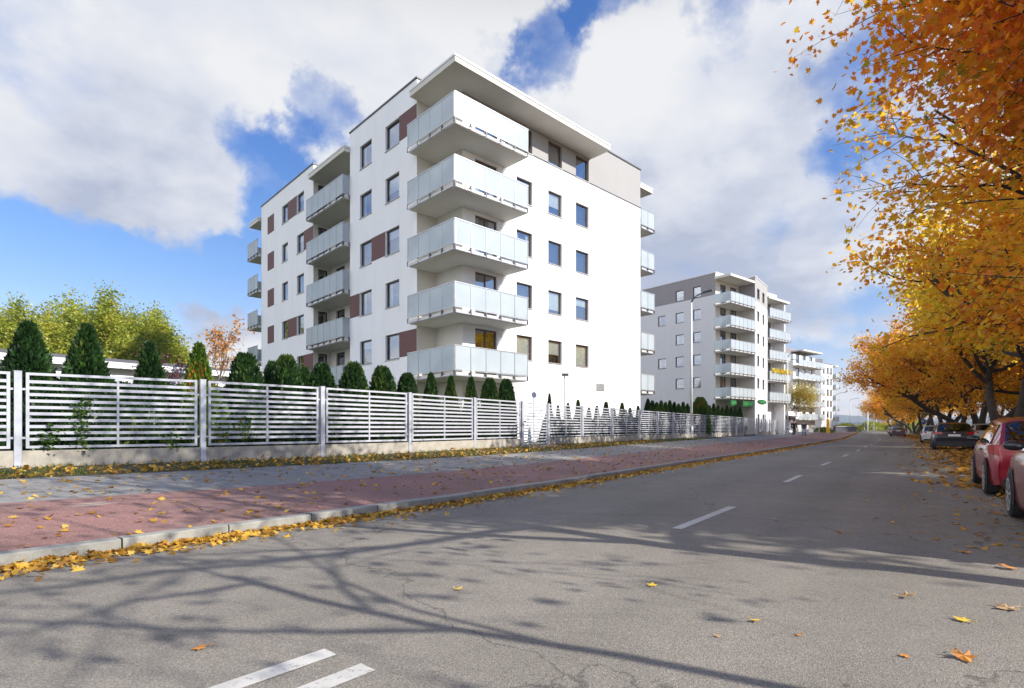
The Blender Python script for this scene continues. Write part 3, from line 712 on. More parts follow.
def leaves(P, size, shape, r, droop=.2, curl=.25, flat=None):
    """leaf faces at the points P, random headings; curl lifts the edges"""
    n = len(P); nrm = r.normal(size=(n,3)); nrm[:,2] = np.abs(nrm[:,2]) + droop
    if flat is not None: nrm = r.normal(size=(n,3))*flat; nrm[:,2] = 1
    nrm /= np.linalg.norm(nrm, axis=1)[:,None]
    t = r.normal(size=(n,3)); t -= (t*nrm).sum(1)[:,None]*nrm; t /= np.linalg.norm(t, axis=1)[:,None]; b = np.cross(nrm, t)
    s = size*r.uniform(.6,1.25,n)
    S = shape[None]*s[:,None,None]
    c = curl*np.abs(r.normal(size=n))
    h = (shape[None,:,0]**2*1.0+shape[None,:,1]**2*.6)*s[:,None]*c[:,None]
    return P[:,None,:] + S[:,:,0,None]*t[:,None,:] + S[:,:,1,None]*b[:,None,:] + h[:,:,None]*nrm[:,None,:]
def make_tree(seed, H=11, trunk_h=2.6, r0=.30, nlimb=6, limb_len=6.0, nb=7, ntw=7, per=38, lsize=.15, shape=MAPLE, leafmat='leaf_gold', bark='bark', limb_ang=(25,70), tw_len=1.1, thin=None, jit=.22, wig=.16, up=.05, targets=(), kid=.5):
    r = random.Random(seed); q = np.random.RandomState(seed); T = MB(); pts = []
    def br(p, d, L, rad, lvl):
        n = max(3, int(L/.55)); P = [p.copy()]; Rr = [rad]
        for i in range(n):
            d = (d + Vector((r.gauss(0,wig),r.gauss(0,wig),r.gauss(0,wig*.8) + (up if lvl < 3 else -.03)))).normalized()
            p = p + d*(L/n); P.append(p.copy()); Rr.append(rad*(1-.72*(i+1)/n) if lvl else rad*(1-.35*(i+1)/n))
        T.tube(P, Rr, (9,7,5,3)[lvl], 0, False)
        if lvl == 3:
            for c in range(per):
                f = r.random()*n; i = min(int(f), n-1); pts.append(P[i].lerp(P[i+1], f-i))
            return
        cnt = (nlimb, nb, ntw)[lvl]
        for c in range(cnt):
            if lvl == 0:
                f = .62+.38*(c+.5)/cnt; az = 2.4*c + r.uniform(-.4,.4); el = R_(r.uniform(*limb_ang))
                nd = Vector((math.cos(az)*math.cos(el), math.sin(az)*math.cos(el), math.sin(el))); l2 = limb_len*r.uniform(.75,1.1); rr = rad*r.uniform(.42,.6)
            else:
                f = .25+.75*(c+.6)/cnt; a = P[min(int(f*n), n-1)]; dd = (P[min(int(f*n), n-1)+1]-a).normalized()
                ax = dd.orthogonal().normalized(); ax = Matrix.Rotation(c*2.4+r.uniform(-.6,.6), 3, dd) @ ax
                nd = Matrix.Rotation(R_(r.uniform(30,62)), 3, ax) @ dd; l2 = (L*kid*r.uniform(.7,1.15) if lvl == 1 else tw_len*r.uniform(.7,1.2)); rr = max(.008, Rr[min(int(f*n), n)]*.55)
            i = min(int(f*n), n-1); br(P[i].lerp(P[i+1], min(1, f*n-i)), nd, l2, rr, lvl+1)
    for tx, ty, tz in targets:
        h0 = max(2.2, min(H*.5, tz*.55)); a = Vector((0,0,h0)); e = Vector((tx,ty,tz)) - a
        br(a, (e.normalized() + Vector((0,0,.12))).normalized(), e.length, r0*.36, 1)
    # trunk flares at its foot
    T.tube([(0,0,-.15),(0,0,.05),(0,0,.5)], [r0*1.6,r0*1.35,r0*1.02], 9, 0, False)
    br(Vector((0,0,.3)), Vector((r.uniform(-.05,.05),r.uniform(-.05,.05),1)).normalized(), H*.55, r0, 0)
    P = np.array([tuple(p) for p in pts]); P += q.normal(size=P.shape)*jit
    P = P[P[:,2] > trunk_h*.85]
    if thin is not None: P = P[[thin(p, r) for p in P]]
    V = leaves(P, lsize, shape, q)
    return T.mesh('trunk', M[bark], True), mesh_np('crown', V, len(shape), [M[leafmat]])
def put_tree(kind, meshes, label, loc, rz=0, sc=1.0, group=None, cat='tree'):
    T = thing(kind, label, cat, loc, rz, group); T.scale = (sc,sc,sc)
    link('trunk', meshes[0], T); link('crown', meshes[1], T); return T
# maples of the avenue
NA = road(7.6, 11.0, .03)
def tgt(px, py, z): return ((px-512)/546.6*z-NA.x, z-NA.y, 1.2+(428-py)/546.6*z-NA.z)
near_a = make_tree(21, 11.5, 2.6, .27, 3, 4.4, 8, 8, 60, .105, MAPLE, 'leaf_rust', limb_ang=(20,70), jit=.2, wig=.12, kid=.36, thin=lambda p, r: (Vector(tuple(p))+NA-Vector((0,0,1.2))).length > 5.6,
    targets=[tgt(*a) for a in ((890,10,7.6),(905,75,7.4),(985,35,6.8),(930,140,7.6),(1010,110,6.4),(880,60,8.4),(1000,190,7.0),(1040,40,6.2),(890,-40,8.2),(960,-60,7.0))])
near_b = make_tree(35, 11.8, 2.4, .26, 9, 6.2, 9, 8, 37, .165, HEXL, 'leaf_gold', limb_ang=(4,70), jit=.28)
near_c = make_tree(52, 11.2, 2.2, .25, 9, 5.9, 9, 8, 37, .17, HEXL, 'leaf_yellow', limb_ang=(4,72), jit=.3)
near_d = make_tree(68, 11.2, 2.2, .25, 9, 5.9, 9, 8, 37, .17, HEXL, 'leaf_gold', limb_ang=(4,72), jit=.3)
bare = make_tree(77, 10, 2.8, .13, 5, 5.2, 7, 7, 12, .14, MAPLE, 'leaf_gold', limb_ang=(20,65))
bare3 = make_tree(63, 8.0, 2.8, .055, 5, 4.0, 5, 6, 4, .14, MAPLE, 'leaf_gold', limb_ang=(25,65))
bare2 = make_tree(83, 9.5, 3.0, .16, 7, 5.6, 7, 6, 5, .14, MAPLE, 'leaf_gold', limb_ang=(15,65))
NC = road(11.2, 10.7, .03)
def tgt2(px, py, z): return ((px-512)/546.6*z-NC.x, z-NC.y, 1.2+(428-py)/546.6*z-NC.z)
thin_a = make_tree(57, 10.5, 2.6, .20, 3, 4.4, 7, 7, 17, .125, MAPLE, 'leaf_gold', limb_ang=(25,70), jit=.2, wig=.10, kid=.34, tw_len=1.0,
    targets=[tgt2(*a) for a in ((852,215,10.2),(868,150,10.0),(895,190,9.4),(880,250,10.6),(925,150,8.8),(890,110,9.8),(960,220,8.6))])
G = 'autumn maples of the avenue right of the road'
AV = [(3.2,10.5,bare3,2.2,'slim bare maple beside the camera with hardly a leaf left'),
      (5.6,10.6,bare2,1.0,'sparse maple with long bare limbs and few leaves reaching over the road'),
      (-9.5,10.6,bare,.8,'nearly bare maple standing behind the camera beside the parking strip'),
      (-3.2,11.2,bare,2.0,'nearly bare maple at the roadside behind the nearest red car'),
      (7.6,11.0,near_a,0,'rust orange maple overhanging the top corner of the view, nearest in the avenue'),
      (11.2,10.7,thin_a,0,'thin-leaved golden maple with long fine branches against the sky'),
      (15.4,11.7,near_b,1.9,'golden maple just behind the rust orange overhanging maple'),
      (21.4,11.4,near_d,2.2,'third golden maple of the avenue beside the red hatchback'),
      (26.0,10.7,near_b,5.2,'fourth golden maple of the avenue between the hatchback and dark estate car'),
      (32.0,10.4,near_c,.9,'yellow maple with dark forked trunk beside the dark estate car')]
for s, o, ms, rz, lb in AV: put_tree('maple_tree', ms, lb, road(s,o,.03), rz, (.92 if s < 24 else 1.0) if s > 18 else (.9 if s > 14 else 1.0), G)
va = [near_c, near_d, near_b]; q = random.Random(4); s = 39.5; i = 0
while s < 260:
    ms = va[i % 3]
    put_tree('maple_tree', ms, 'autumn maple in the distant part of the avenue, merging with its neighbours', road(s, 10.6+q.uniform(-.3,.5), .03), q.uniform(0,6), q.uniform(.98,1.1), G); s += q.uniform(5.4,6.6)*(1 if s < 90 else 1.3); i += 1
s = 16.0
while s < 120:
    put_tree('maple_tree', va[i % 3], 'autumn maple in the second row behind the avenue', road(s, 18.5+q.uniform(-1.5,2.5), .06), q.uniform(0,6), q.uniform(.9,1.08), 'autumn maples behind the avenue'); s += q.uniform(6,8.5); i += 1
s = 40.0
while s < 150:
    put_tree('maple_tree', va[i % 3], 'autumn maple deep in the park behind the two front rows', road(s, 29+q.uniform(-2.5,3.5), .1), q.uniform(0,6), q.uniform(.95,1.15), 'autumn maples deep in the park'); s += q.uniform(7,10); i += 1
# left background trees
lime = make_tree(91, 10.5, 1.6, .2, 9, 4.6, 8, 7, 130, .2, KITE, 'leaf_lime', limb_ang=(-12,75), jit=.36, wig=.2)
for px, top, z, lb, rz in ((8,320,52,'yellow-green tree at the picture edge behind the garages',0),(38,317,47,'lower yellow-green tree above the first big thuja',1.3),(88,304,50,'tallest yellow-green tree behind the garages',2.1),(114,313,52,'broad yellow-green tree just right of the tallest one',3.3),(139,330,55,'smallest yellow-green tree at the end of the group behind the garages',4.4)):
    h = (428-top)/546.6*z+.75; put_tree('lime_tree', lime, lb, ((px-512)/546.6*z, z, .45), rz, h/10.4, 'yellow-green trees behind the garages')
plum = make_tree(14, 5, 1.2, .06, 5, 2.2, 5, 4, 8, .13, KITE, 'leaf_purple', limb_ang=(35,80), tw_len=.6, jit=.08)
put_tree('plum_tree', plum, 'small purple-leaved plum tree behind the fence', (-12.2,19.6,.45), 0, .66)
young = make_tree(19, 6.6, 1.2, .05, 6, 1.3, 5, 4, 7, .13, KITE, 'leaf_peach', 'bark_pale', limb_ang=(45,80), tw_len=.5, jit=.08)
put_tree('young_tree', young, 'thin young tree with sparse peach and orange leaves by the building', (-11.0,20.2,.45), 0, .92)
birch = make_tree(44, 11, 1.6, .14, 10, 3.2, 6, 6, 26, .2, KITE, 'leaf_birch', 'bark_pale', limb_ang=(30,75), jit=.35, up=.0)
put_tree('birch_tree', birch, 'yellow birch in front of the third apartment building', (48.5,96.0,.4), 0, .95)
put_tree('birch_tree', birch, 'second yellow birch just left of the first, seen between the balconies', (45.5,97.5,.4), 2, .8)

# thujas
def thuja_mesh(seed, h, rad, prof, n, size, mat):
    q = np.random.RandomState(seed); u = q.uniform(0,1,n)**.8; az = q.uniform(0,2*np.pi,n)
    ph = q.uniform(0,6,8)
    R0 = prof(u)*rad*(1+.13*np.sin(3*az+ph[0]+5*u)+.10*np.sin(7*az+ph[1]-11*u)+.09*np.sin(13*az+ph[2]+23*u)+.05*q.normal(size=n))
    dep = q.uniform(0,1,n)**2*.25
    P = np.c_[np.cos(az)*R0*(1-dep), np.sin(az)*R0*(1-dep), u*h]
    out = np.c_[np.cos(az),np.sin(az),np.full(n,1.3)] + q.normal(size=(n,3))*.45; out /= np.linalg.norm(out,axis=1)[:,None]
    side = np.cross(out, q.normal(size=(n,3))); side /= np.linalg.norm(side,axis=1)[:,None]
    s = size*q.uniform(.6,1.3,n)
    V = np.stack([P - side*.0, P+out*.5*s[:,None]+side*.28*s[:,None], P+out*1.15*s[:,None], P+out*.5*s[:,None]-side*.28*s[:,None]], 1)
    core = MB(); k = 14
    rings = [[(math.cos(2*math.pi*j/k)*prof(np.array([t]))[0]*rad*.80, math.sin(2*math.pi*j/k)*prof(np.array([t]))[0]*rad*.80, t*h*.97) for j in range(k)] for t in np.linspace(.0,1,12)]
    for a in range(11):
        for j in range(k): core.quad(rings[a][j], rings[a][(j+1) % k], rings[a+1][(j+1) % k], rings[a+1][j])
    st = MB(); st.tube([(0,0,-.1),(0,0,h*.5)], [.06,.03], 6)
    return mesh_np('foliage', V, 4, [M[mat]]), core.mesh('inner_foliage', M[mat], True), st.mesh('stem', M['bark'])
round_p = lambda u: (1+.5*np.clip(.55-u,0,1)/.55)*np.clip(np.minimum(1.0, .72+1.2*u)*np.sqrt(np.clip(1-(np.maximum(0,u-.35)/.66)**2.2, 0, 1)), .02, 1)
cone_p = lambda u: (1+2.6*np.clip(.66-u,0,1)/.66)*np.clip((.75+.5*np.minimum(u,.35))*(1-u)**.75+.02, .02, 1)
drop_p = lambda u: (1+.85*np.clip(.6-u,0,1)/.6)*np.clip(np.minimum(1.0,.7+u)*np.clip(1-(np.maximum(0,u-.25)/.76)**1.35, 0, 1)**.9, .02, 1)
TH = [thuja_mesh(1,1,1,round_p,0,1,'thuja')] if False else []
def thuja(px, top, z, w_px, prof, label, group, mat='thuja', seed=0, n=None, zg=.47):
    X = (px-512)/546.6*z; h = (428-top)/546.6*z + 1.2 - zg; rad = w_px/2/546.6*z
    key = (prof, mat, seed % 3)
    if key not in TC: TC[key] = thuja_mesh(seed % 3 + 3, 2.8, .62, prof, 7000, .135, mat)
    T = thing('thuja', label, 'shrub', (X, z, zg), seed*1.7, group); T.scale = (rad/.62, rad/.62, h/2.9)
    a = link('foliage', TC[key][0], T); link('inner_foliage', TC[key][1], a); link('stem', TC[key][2], T)
TC = {}
G1 = 'rounded thujas behind the near fence'
big = [(28,322,12.6,52,drop_p,'largest dark broad thuja at the picture edge behind the fence'),(87,324,13.0,46,drop_p,'broad dark thuja under the tallest yellow-green tree'),(150,342,14.1,36,drop_p,'pointed dark thuja under the purple plum'),
       (199,343,14.6,34,drop_p,'bright green thuja with an orange patch beside the second post'),(245,353,15.4,31,round_p,'rounded thuja just right of the bright green one'),(272,361,16.6,18,round_p,'small low thuja tucked between two rounded neighbours'),
       (286,355,16.0,28,round_p,'rounded thuja in front of the brown panels of the left wing'),(305,367,17.4,16,round_p,'narrow low thuja between taller ones by the left wing'),(322,363,16.6,24,round_p,'rounded thuja under the recessed balconies'),
       (354,362,17.3,26,round_p,'rounded thuja at the edge of the recessed balconies'),(382,366,18.1,25,round_p,'rounded thuja under the two lowest grey windows'),(407,373,18.6,22,round_p,'rounded thuja just left of the corner balconies'),
       (431,373,19.4,21,drop_p,'pointed thuja under the end of the corner balconies'),(451,376,20.2,18,drop_p,'slim thuja under the balcony corner'),(471,377,21.0,18,drop_p,'slim thuja just right of the balcony corner'),
       (490,378,21.8,17,round_p,'second last slim thuja before the gate'),(506,379,22.4,17,round_p,'last slim thuja before the gate')]
for i, b in enumerate(big): thuja(*b, G1, 'thuja_lime' if i == 3 else 'thuja', i)
for i, (px, top, z, w, lb) in enumerate([(58,381,12.9,40,'low dark thuja filling the gap between the two broadest ones'),(118,382,13.6,44,'low dark thuja seen through the slats left of the pointed one'),(174,385,14.4,36,'low dark thuja seen through the slats by the second post'),(222,387,15.2,34,'low dark thuja seen through the slats of the third panel'),(262,389,16.0,26,'low dark thuja between the rounded ones at the third panel'),(338,393,17.2,26,'low dark thuja seen through the slats under the recessed balconies'),(368,394,18.0,24,'low dark thuja seen through the slats under the grey windows'),(396,397,18.6,22,'low dark thuja seen through the slats left of the corner')]):
    thuja(px, top, z, w, round_p, lb, G1, 'thuja', i+20)
G2 = 'small pointed thujas behind the fence beyond the gate'
for i, (px, top, z, w) in enumerate([(549.5,394,26.3,9),(558,405,27.4,8),(568,403,28.2,9),(578,400,29,11),(589,408,30.2,10),(597,406,31,10),(606,402,32,12),(614,409,33,9),(622,403,34,11),(630,408,35,10),(638,406,36,10)]):
    lb = {0:'thin spiky young conifer beside the gate',3:'taller pointed thuja beside the thin garden lamp',6:'pointed thuja under the grey wall vent'}.get(i, 'small pointed thuja in the row behind the fence beyond the gate')
    thuja(px, top, z, w, cone_p, lb, G2, 'thuja', i)
for i, px in enumerate((554,563,573,583,593,602,610,618,626,634,641)):
    thuja(px, 418+(i*5 % 3), 26.9+i*.95, 12, round_p, 'low clipped thuja between the small pointed ones beyond the gate', G2, 'thuja', i+40)
G3 = 'thuja hedge plants in front of the grey building'
for i in range(22):
    t = i/21; z = 42+t*15; px = 648+t*92
    thuja(px, 400+6.5*t+(i*7 % 5)*.7-1, z+.6, 11-3.5*t, drop_p, 'dark thuja in the dense row before the grey apartment building', G3, 'thuja', i)
thuja(700, 397, 45.5, 15, round_p, 'tall bushy green shrub above the thuja row by the shop', None, 'thuja_lime', 2)
# twigs of ivy and thuja poking through the slats
ivy = np.random.RandomState(8)
def sprig(px, zc, hgt, label):
    f = FEN[np.argmin(np.abs(np.arctan2(FEN[:,0],FEN[:,1])-math.atan2(px-512,546.6)))]
    n = 90; P = np.c_[ivy.normal(size=n)*.10, ivy.normal(size=n)*.05-.02, ivy.uniform(-hgt/2,hgt/2,n)]
    V = leaves(P, .09, KITE, ivy, .3); T = tag(link('thuja_sprig', mesh_np('thuja_sprig', V, 4, [M['thuja_lime']]), None, (f[0]-.0, f[1]-.03, .47+zc)), label, 'shrub', 'green sprigs growing through the fence')
for px, zc, h, lb in ((40,.55,.5,'green sprig poking through the slats at the foot of the second panel'),(97,.62,.75,'leafy green sprig through the lower slats below the broad thuja'),(94,1.12,.3,'green sprig through the upper slats below the broad thuja'),(167,.45,.3,'small sprig at the bottom of the slats right of the middle bar'),(255,.75,.55,'leafy sprig climbing the slats in the third panel'),(218,.6,.4,'faint sprig at the slats beside the second post')):
    sprig(px, zc, h, lb)
# ground litter, grass
lr = np.random.RandomState(15)
def scatter_line(s0, s1, n, offs, z, size, jz=.02, flat=.5, shape=HEXL, p=1.0):
    ss = s0 + (s1-s0)*lr.uniform(0,1,n)**p; P = np.array([list(road(a, o, 0)) for a, o in zip(ss, offs(n))])
    P[:,2] = z + np.abs(lr.normal(size=n))*jz
    return leaves(P, size, shape, lr, 0, .45, flat)
V = [scatter_line(-3,34,7000,lambda n: np.abs(lr.normal(size=n))*.17*(1+.7*np.sin(np.arange(n)))+.02,.004,.08,.018,.5,MAPLE,1.5)]
stuff(link('leaf_litter', mesh_np('leaf_litter', np.concatenate(V), len(MAPLE), [M['litter']])), 'band of yellow and orange fallen leaves heaped along the kerb', 'fallen leaves')
V = [scatter_line(20,200,3500,lambda n: np.abs(lr.normal(size=n))*.2,.004,.13,.02,.5)]
stuff(link('leaf_litter', mesh_np('leaf_litter', np.concatenate(V), len(HEXL), [M['litter_brown']])), 'thin brown leaf band along the far kerb', 'fallen leaves')
def scatter_between(A, za, B, zb, n, size, smax, jz=.01, p=1.5, pb=1.0, flat=.35, shape=HEXL):
    a = resample(A, 400); b = resample(B, 400); L = np.r_[0, np.cumsum(np.hypot(*np.diff(a,axis=0).T))]
    s = smax[0] + (smax[1]-smax[0])*lr.uniform(0,1,n)**p; t = lr.uniform(0,1,n)**pb
    pa = np.c_[np.interp(s,L,a[:,0]),np.interp(s,L,a[:,1])]; Lb = np.r_[0, np.cumsum(np.hypot(*np.diff(b,axis=0).T))]; sb = s*Lb[-1]/L[-1]
    pb_ = np.c_[np.interp(sb,Lb,b[:,0]),np.interp(sb,Lb,b[:,1])]
    P = np.c_[pa*(1-t)[:,None]+pb_*t[:,None], za*(1-t)+zb*t + np.abs(lr.normal(size=n))*jz]
    return leaves(P, size, shape, lr, 0, .5, flat)
FE2 = FEN + np.array([-.25,.2])
V = [scatter_between(RED,.256,KB,.119,1150,.085,(14,60),.006,1.3,1.0,.3,MAPLE), scatter_between(VER,.374,RED,.256,1150,.085,(14,55),.006,1.3,1.0,.3,MAPLE)]
stuff(link('leaf_litter', mesh_np('leaf_litter', np.concatenate(V), len(MAPLE), [M['litter']])), 'scattered yellow leaves lying on the red path and grey pavement', 'fallen leaves')
V = [scatter_between(FE2,.47,VER,.37,3600,.085,(10,48),.035,1.2,.55,.6,HEXL)]
stuff(link('leaf_litter', mesh_np('leaf_litter', np.concatenate(V), len(HEXL), [M['litter']])), 'fallen leaves thick on the grass verge under the fence', 'fallen leaves')
V = [scatter_between(ROADR,.004,PARKR,.03,15000,.13,(21,140),.02,1.6,1.0,.45,HEXL), scatter_between(PARKR,.03,RO(22),.08,9000,.16,(20,140),.03,1.4,1.0,.5,HEXL)]
stuff(link('leaf_litter', mesh_np('leaf_litter', np.concatenate(V), len(HEXL), [M['litter_brown']])), 'brown and orange leaves covering the parking strip under the maples', 'fallen leaves')
V = [scatter_line(13,110,1500,lambda n: 7.1-np.abs(lr.normal(size=n))*.55,.004,.13,.012,.4,HEXL,1.2)]
stuff(link('leaf_litter', mesh_np('leaf_litter', np.concatenate(V), len(HEXL), [M['litter_brown']])), 'orange leaves blown onto the road edge beside the parked cars', 'fallen leaves')
def grass(A, za, B, zb, n, smax, h, label, p=1.2, pb=.8):
    a = resample(A,400); b = resample(B,400); L = np.r_[0,np.cumsum(np.hypot(*np.diff(a,axis=0).T))]; Lb = np.r_[0,np.cumsum(np.hypot(*np.diff(b,axis=0).T))]
    s = smax[0]+(smax[1]-smax[0])*lr.uniform(0,1,n)**p; t = lr.uniform(0,1,n)**pb; sb = s*Lb[-1]/L[-1]
    P = np.c_[np.c_[np.interp(s,L,a[:,0]),np.interp(s,L,a[:,1])]*(1-t)[:,None]+np.c_[np.interp(sb,Lb,b[:,0]),np.interp(sb,Lb,b[:,1])]*t[:,None], za*(1-t)+zb*t]
    keep = (np.sin(P[:,0]*2.1+P[:,1]*.7)+np.sin(P[:,1]*3.3-P[:,0]))*.25+lr.uniform(0,1,n) > .45; P = P[keep]
    g = ~((np.abs(P[:,0]-1.3) < 1.0) & (np.abs(P[:,1]-22.7) < 1.25)); P = P[g]; n = len(P)
    d = lr.normal(size=(n,3))*.5; d[:,2] = 1; hh = h*lr.uniform(.4,1.3,n); w = lr.normal(size=(n,3)); w[:,2] = 0; w /= np.linalg.norm(w,axis=1)[:,None]; w *= .009
    V = np.stack([P-w, P+w, P+w*.6+d*hh[:,None]*.6, P+d*hh[:,None]*1.0], 1)
    return stuff(link('grass', mesh_np('grass', V, 4, [M['grass']])), label, 'grass')
grass(FE2,.465,VER,.365,26000,(10,60),.085,'short grass on the verge under the fence')
grass(FE2+np.array([-9.,6.]),.46,FE2,.465,14000,(42,75),.12,'lawn grass behind the small gate',1.0,1.0)
V = [scatter_line(3,21,1500,lambda n: np.maximum(7.25+.3*lr.uniform(0,1,n), 8.6-np.abs(lr.normal(size=n))*.75),.022,.085,.008,.3,HEXL,1.0), scatter_line(6,13,260,lambda n: 7.3-np.abs(lr.normal(size=n))*.8,.006,.09,.004,.2,MAPLE,1.0)]
V = [V[0], np.concatenate([V[1][:, [0,1,3,7,11,13]]])]
stuff(link('leaf_litter', mesh_np('leaf_litter', np.concatenate(V), len(HEXL), [M['litter_brown']])), 'brown leaves gathered around the wheels of the two red cars', 'fallen leaves')
# single leaves lying on the road
fl = np.random.RandomState(31)
lm = {'orange': simple('leaf_orange', (.50,.20,.03), .7, 0, .35, 20), 'yellow': simple('leaf_yellow_single', (.64,.42,.04), .7, 0, .3, 20), 'tan': simple('leaf_tan', (.42,.27,.13), .7, 0, .3, 20)}
def road_leaf(px, py, size, col, label):
    d = 1.2*546.6/(py-428); X = (px-512)/546.6*d
    V = leaves(np.zeros((1,3)), size*.85, MAPLE, fl, 0, .5, .12); V = V*1.0
    c = V[0].mean(0); m = MB(); n0 = [tuple(p) for p in V[0]]
    for i in range(len(n0)): m.poly([n0[i], n0[(i+1) % len(n0)], tuple(c)])
    m.tube([n0[0], (n0[0][0]*1.5, n0[0][1]*1.5, .012)], .003, 4)
    zmin = min(p[2] for p in m.v); o = m.build('fallen_leaf', lm[col], None); o.location = (X, d, .006-zmin)
    tag(o, label, 'leaf', 'single leaves lying on the road')
for a in ((200,649,.13,'orange','curled orange-brown leaf lying left of the painted line end'),(459,590,.10,'yellow','small yellow leaf in the sunlit middle of the road'),(652,586,.11,'yellow','yellow leaf lying right of the road middle, nearest the branch shadow'),
          (755,622,.11,'yellow','small yellow-green leaf right of the curved branch shadow'),(773,519,.14,'tan','tan leaf in the shade beside the second centre dash'),(867,502,.15,'tan','tan leaf on shaded asphalt toward the parked cars'),
          (908,598,.17,'tan','pale orange leaf with shadow on the sunny asphalt before the cars'),(962,621,.18,'yellow','large yellow maple leaf, upper of the two big leaves near the corner'),(963,659,.18,'orange','large orange maple leaf, lowest of the big leaves near the corner'),
          (1006,609,.15,'tan','pale tan curled leaf at the picture edge'),(905,657,.06,'orange','tiny orange leaf fragment left of the large orange leaf'),(718,637,.06,'tan','tiny tan leaf fragment left of the yellow-green leaf'),(799,636,.06,'orange','tiny orange leaf fragment right of the yellow-green leaf'),(965,553,.15,'orange','orange-brown leaf in the shade near the red cars'),(1008,569,.14,'orange','orange leaf at the picture edge below the nearest red car')):
    road_leaf(*a)

# ------------------------------------------------------------------ cars
tyre_m = simple('tyre_rubber', (.018,.018,.019), .85); rim_m = simple('rim_silver', (.62,.63,.65), .3, .35); blk = simple('black_trim', (.02,.02,.022), .5)
gblk = simple('gloss_black', (.02,.022,.025), .15); red_l = simple('tail_lamp_red', (.35,.01,.012), .2); clear_l = simple('lamp_clear', (.55,.55,.55), .15); plate_m = simple('plate_white', (.7,.7,.68), .5); smoke_l = simple('lamp_smoked', (.03,.035,.04), .1)
def paint(name, c, metal=.2):
    m, t, b = nt(name); v = coords(t, world=False)
    t.links.new(ramp(t, noise(t, v, 2.0, 4), [(.3, [x*.88 for x in c]), (.7, c)]), b.inputs['Base Color'])
    b.inputs['Metallic'].default_value = metal; b.inputs['Roughness'].default_value = .32; b.inputs['Coat Weight'].default_value = .8; b.inputs['Coat Roughness'].default_value = .06; return m
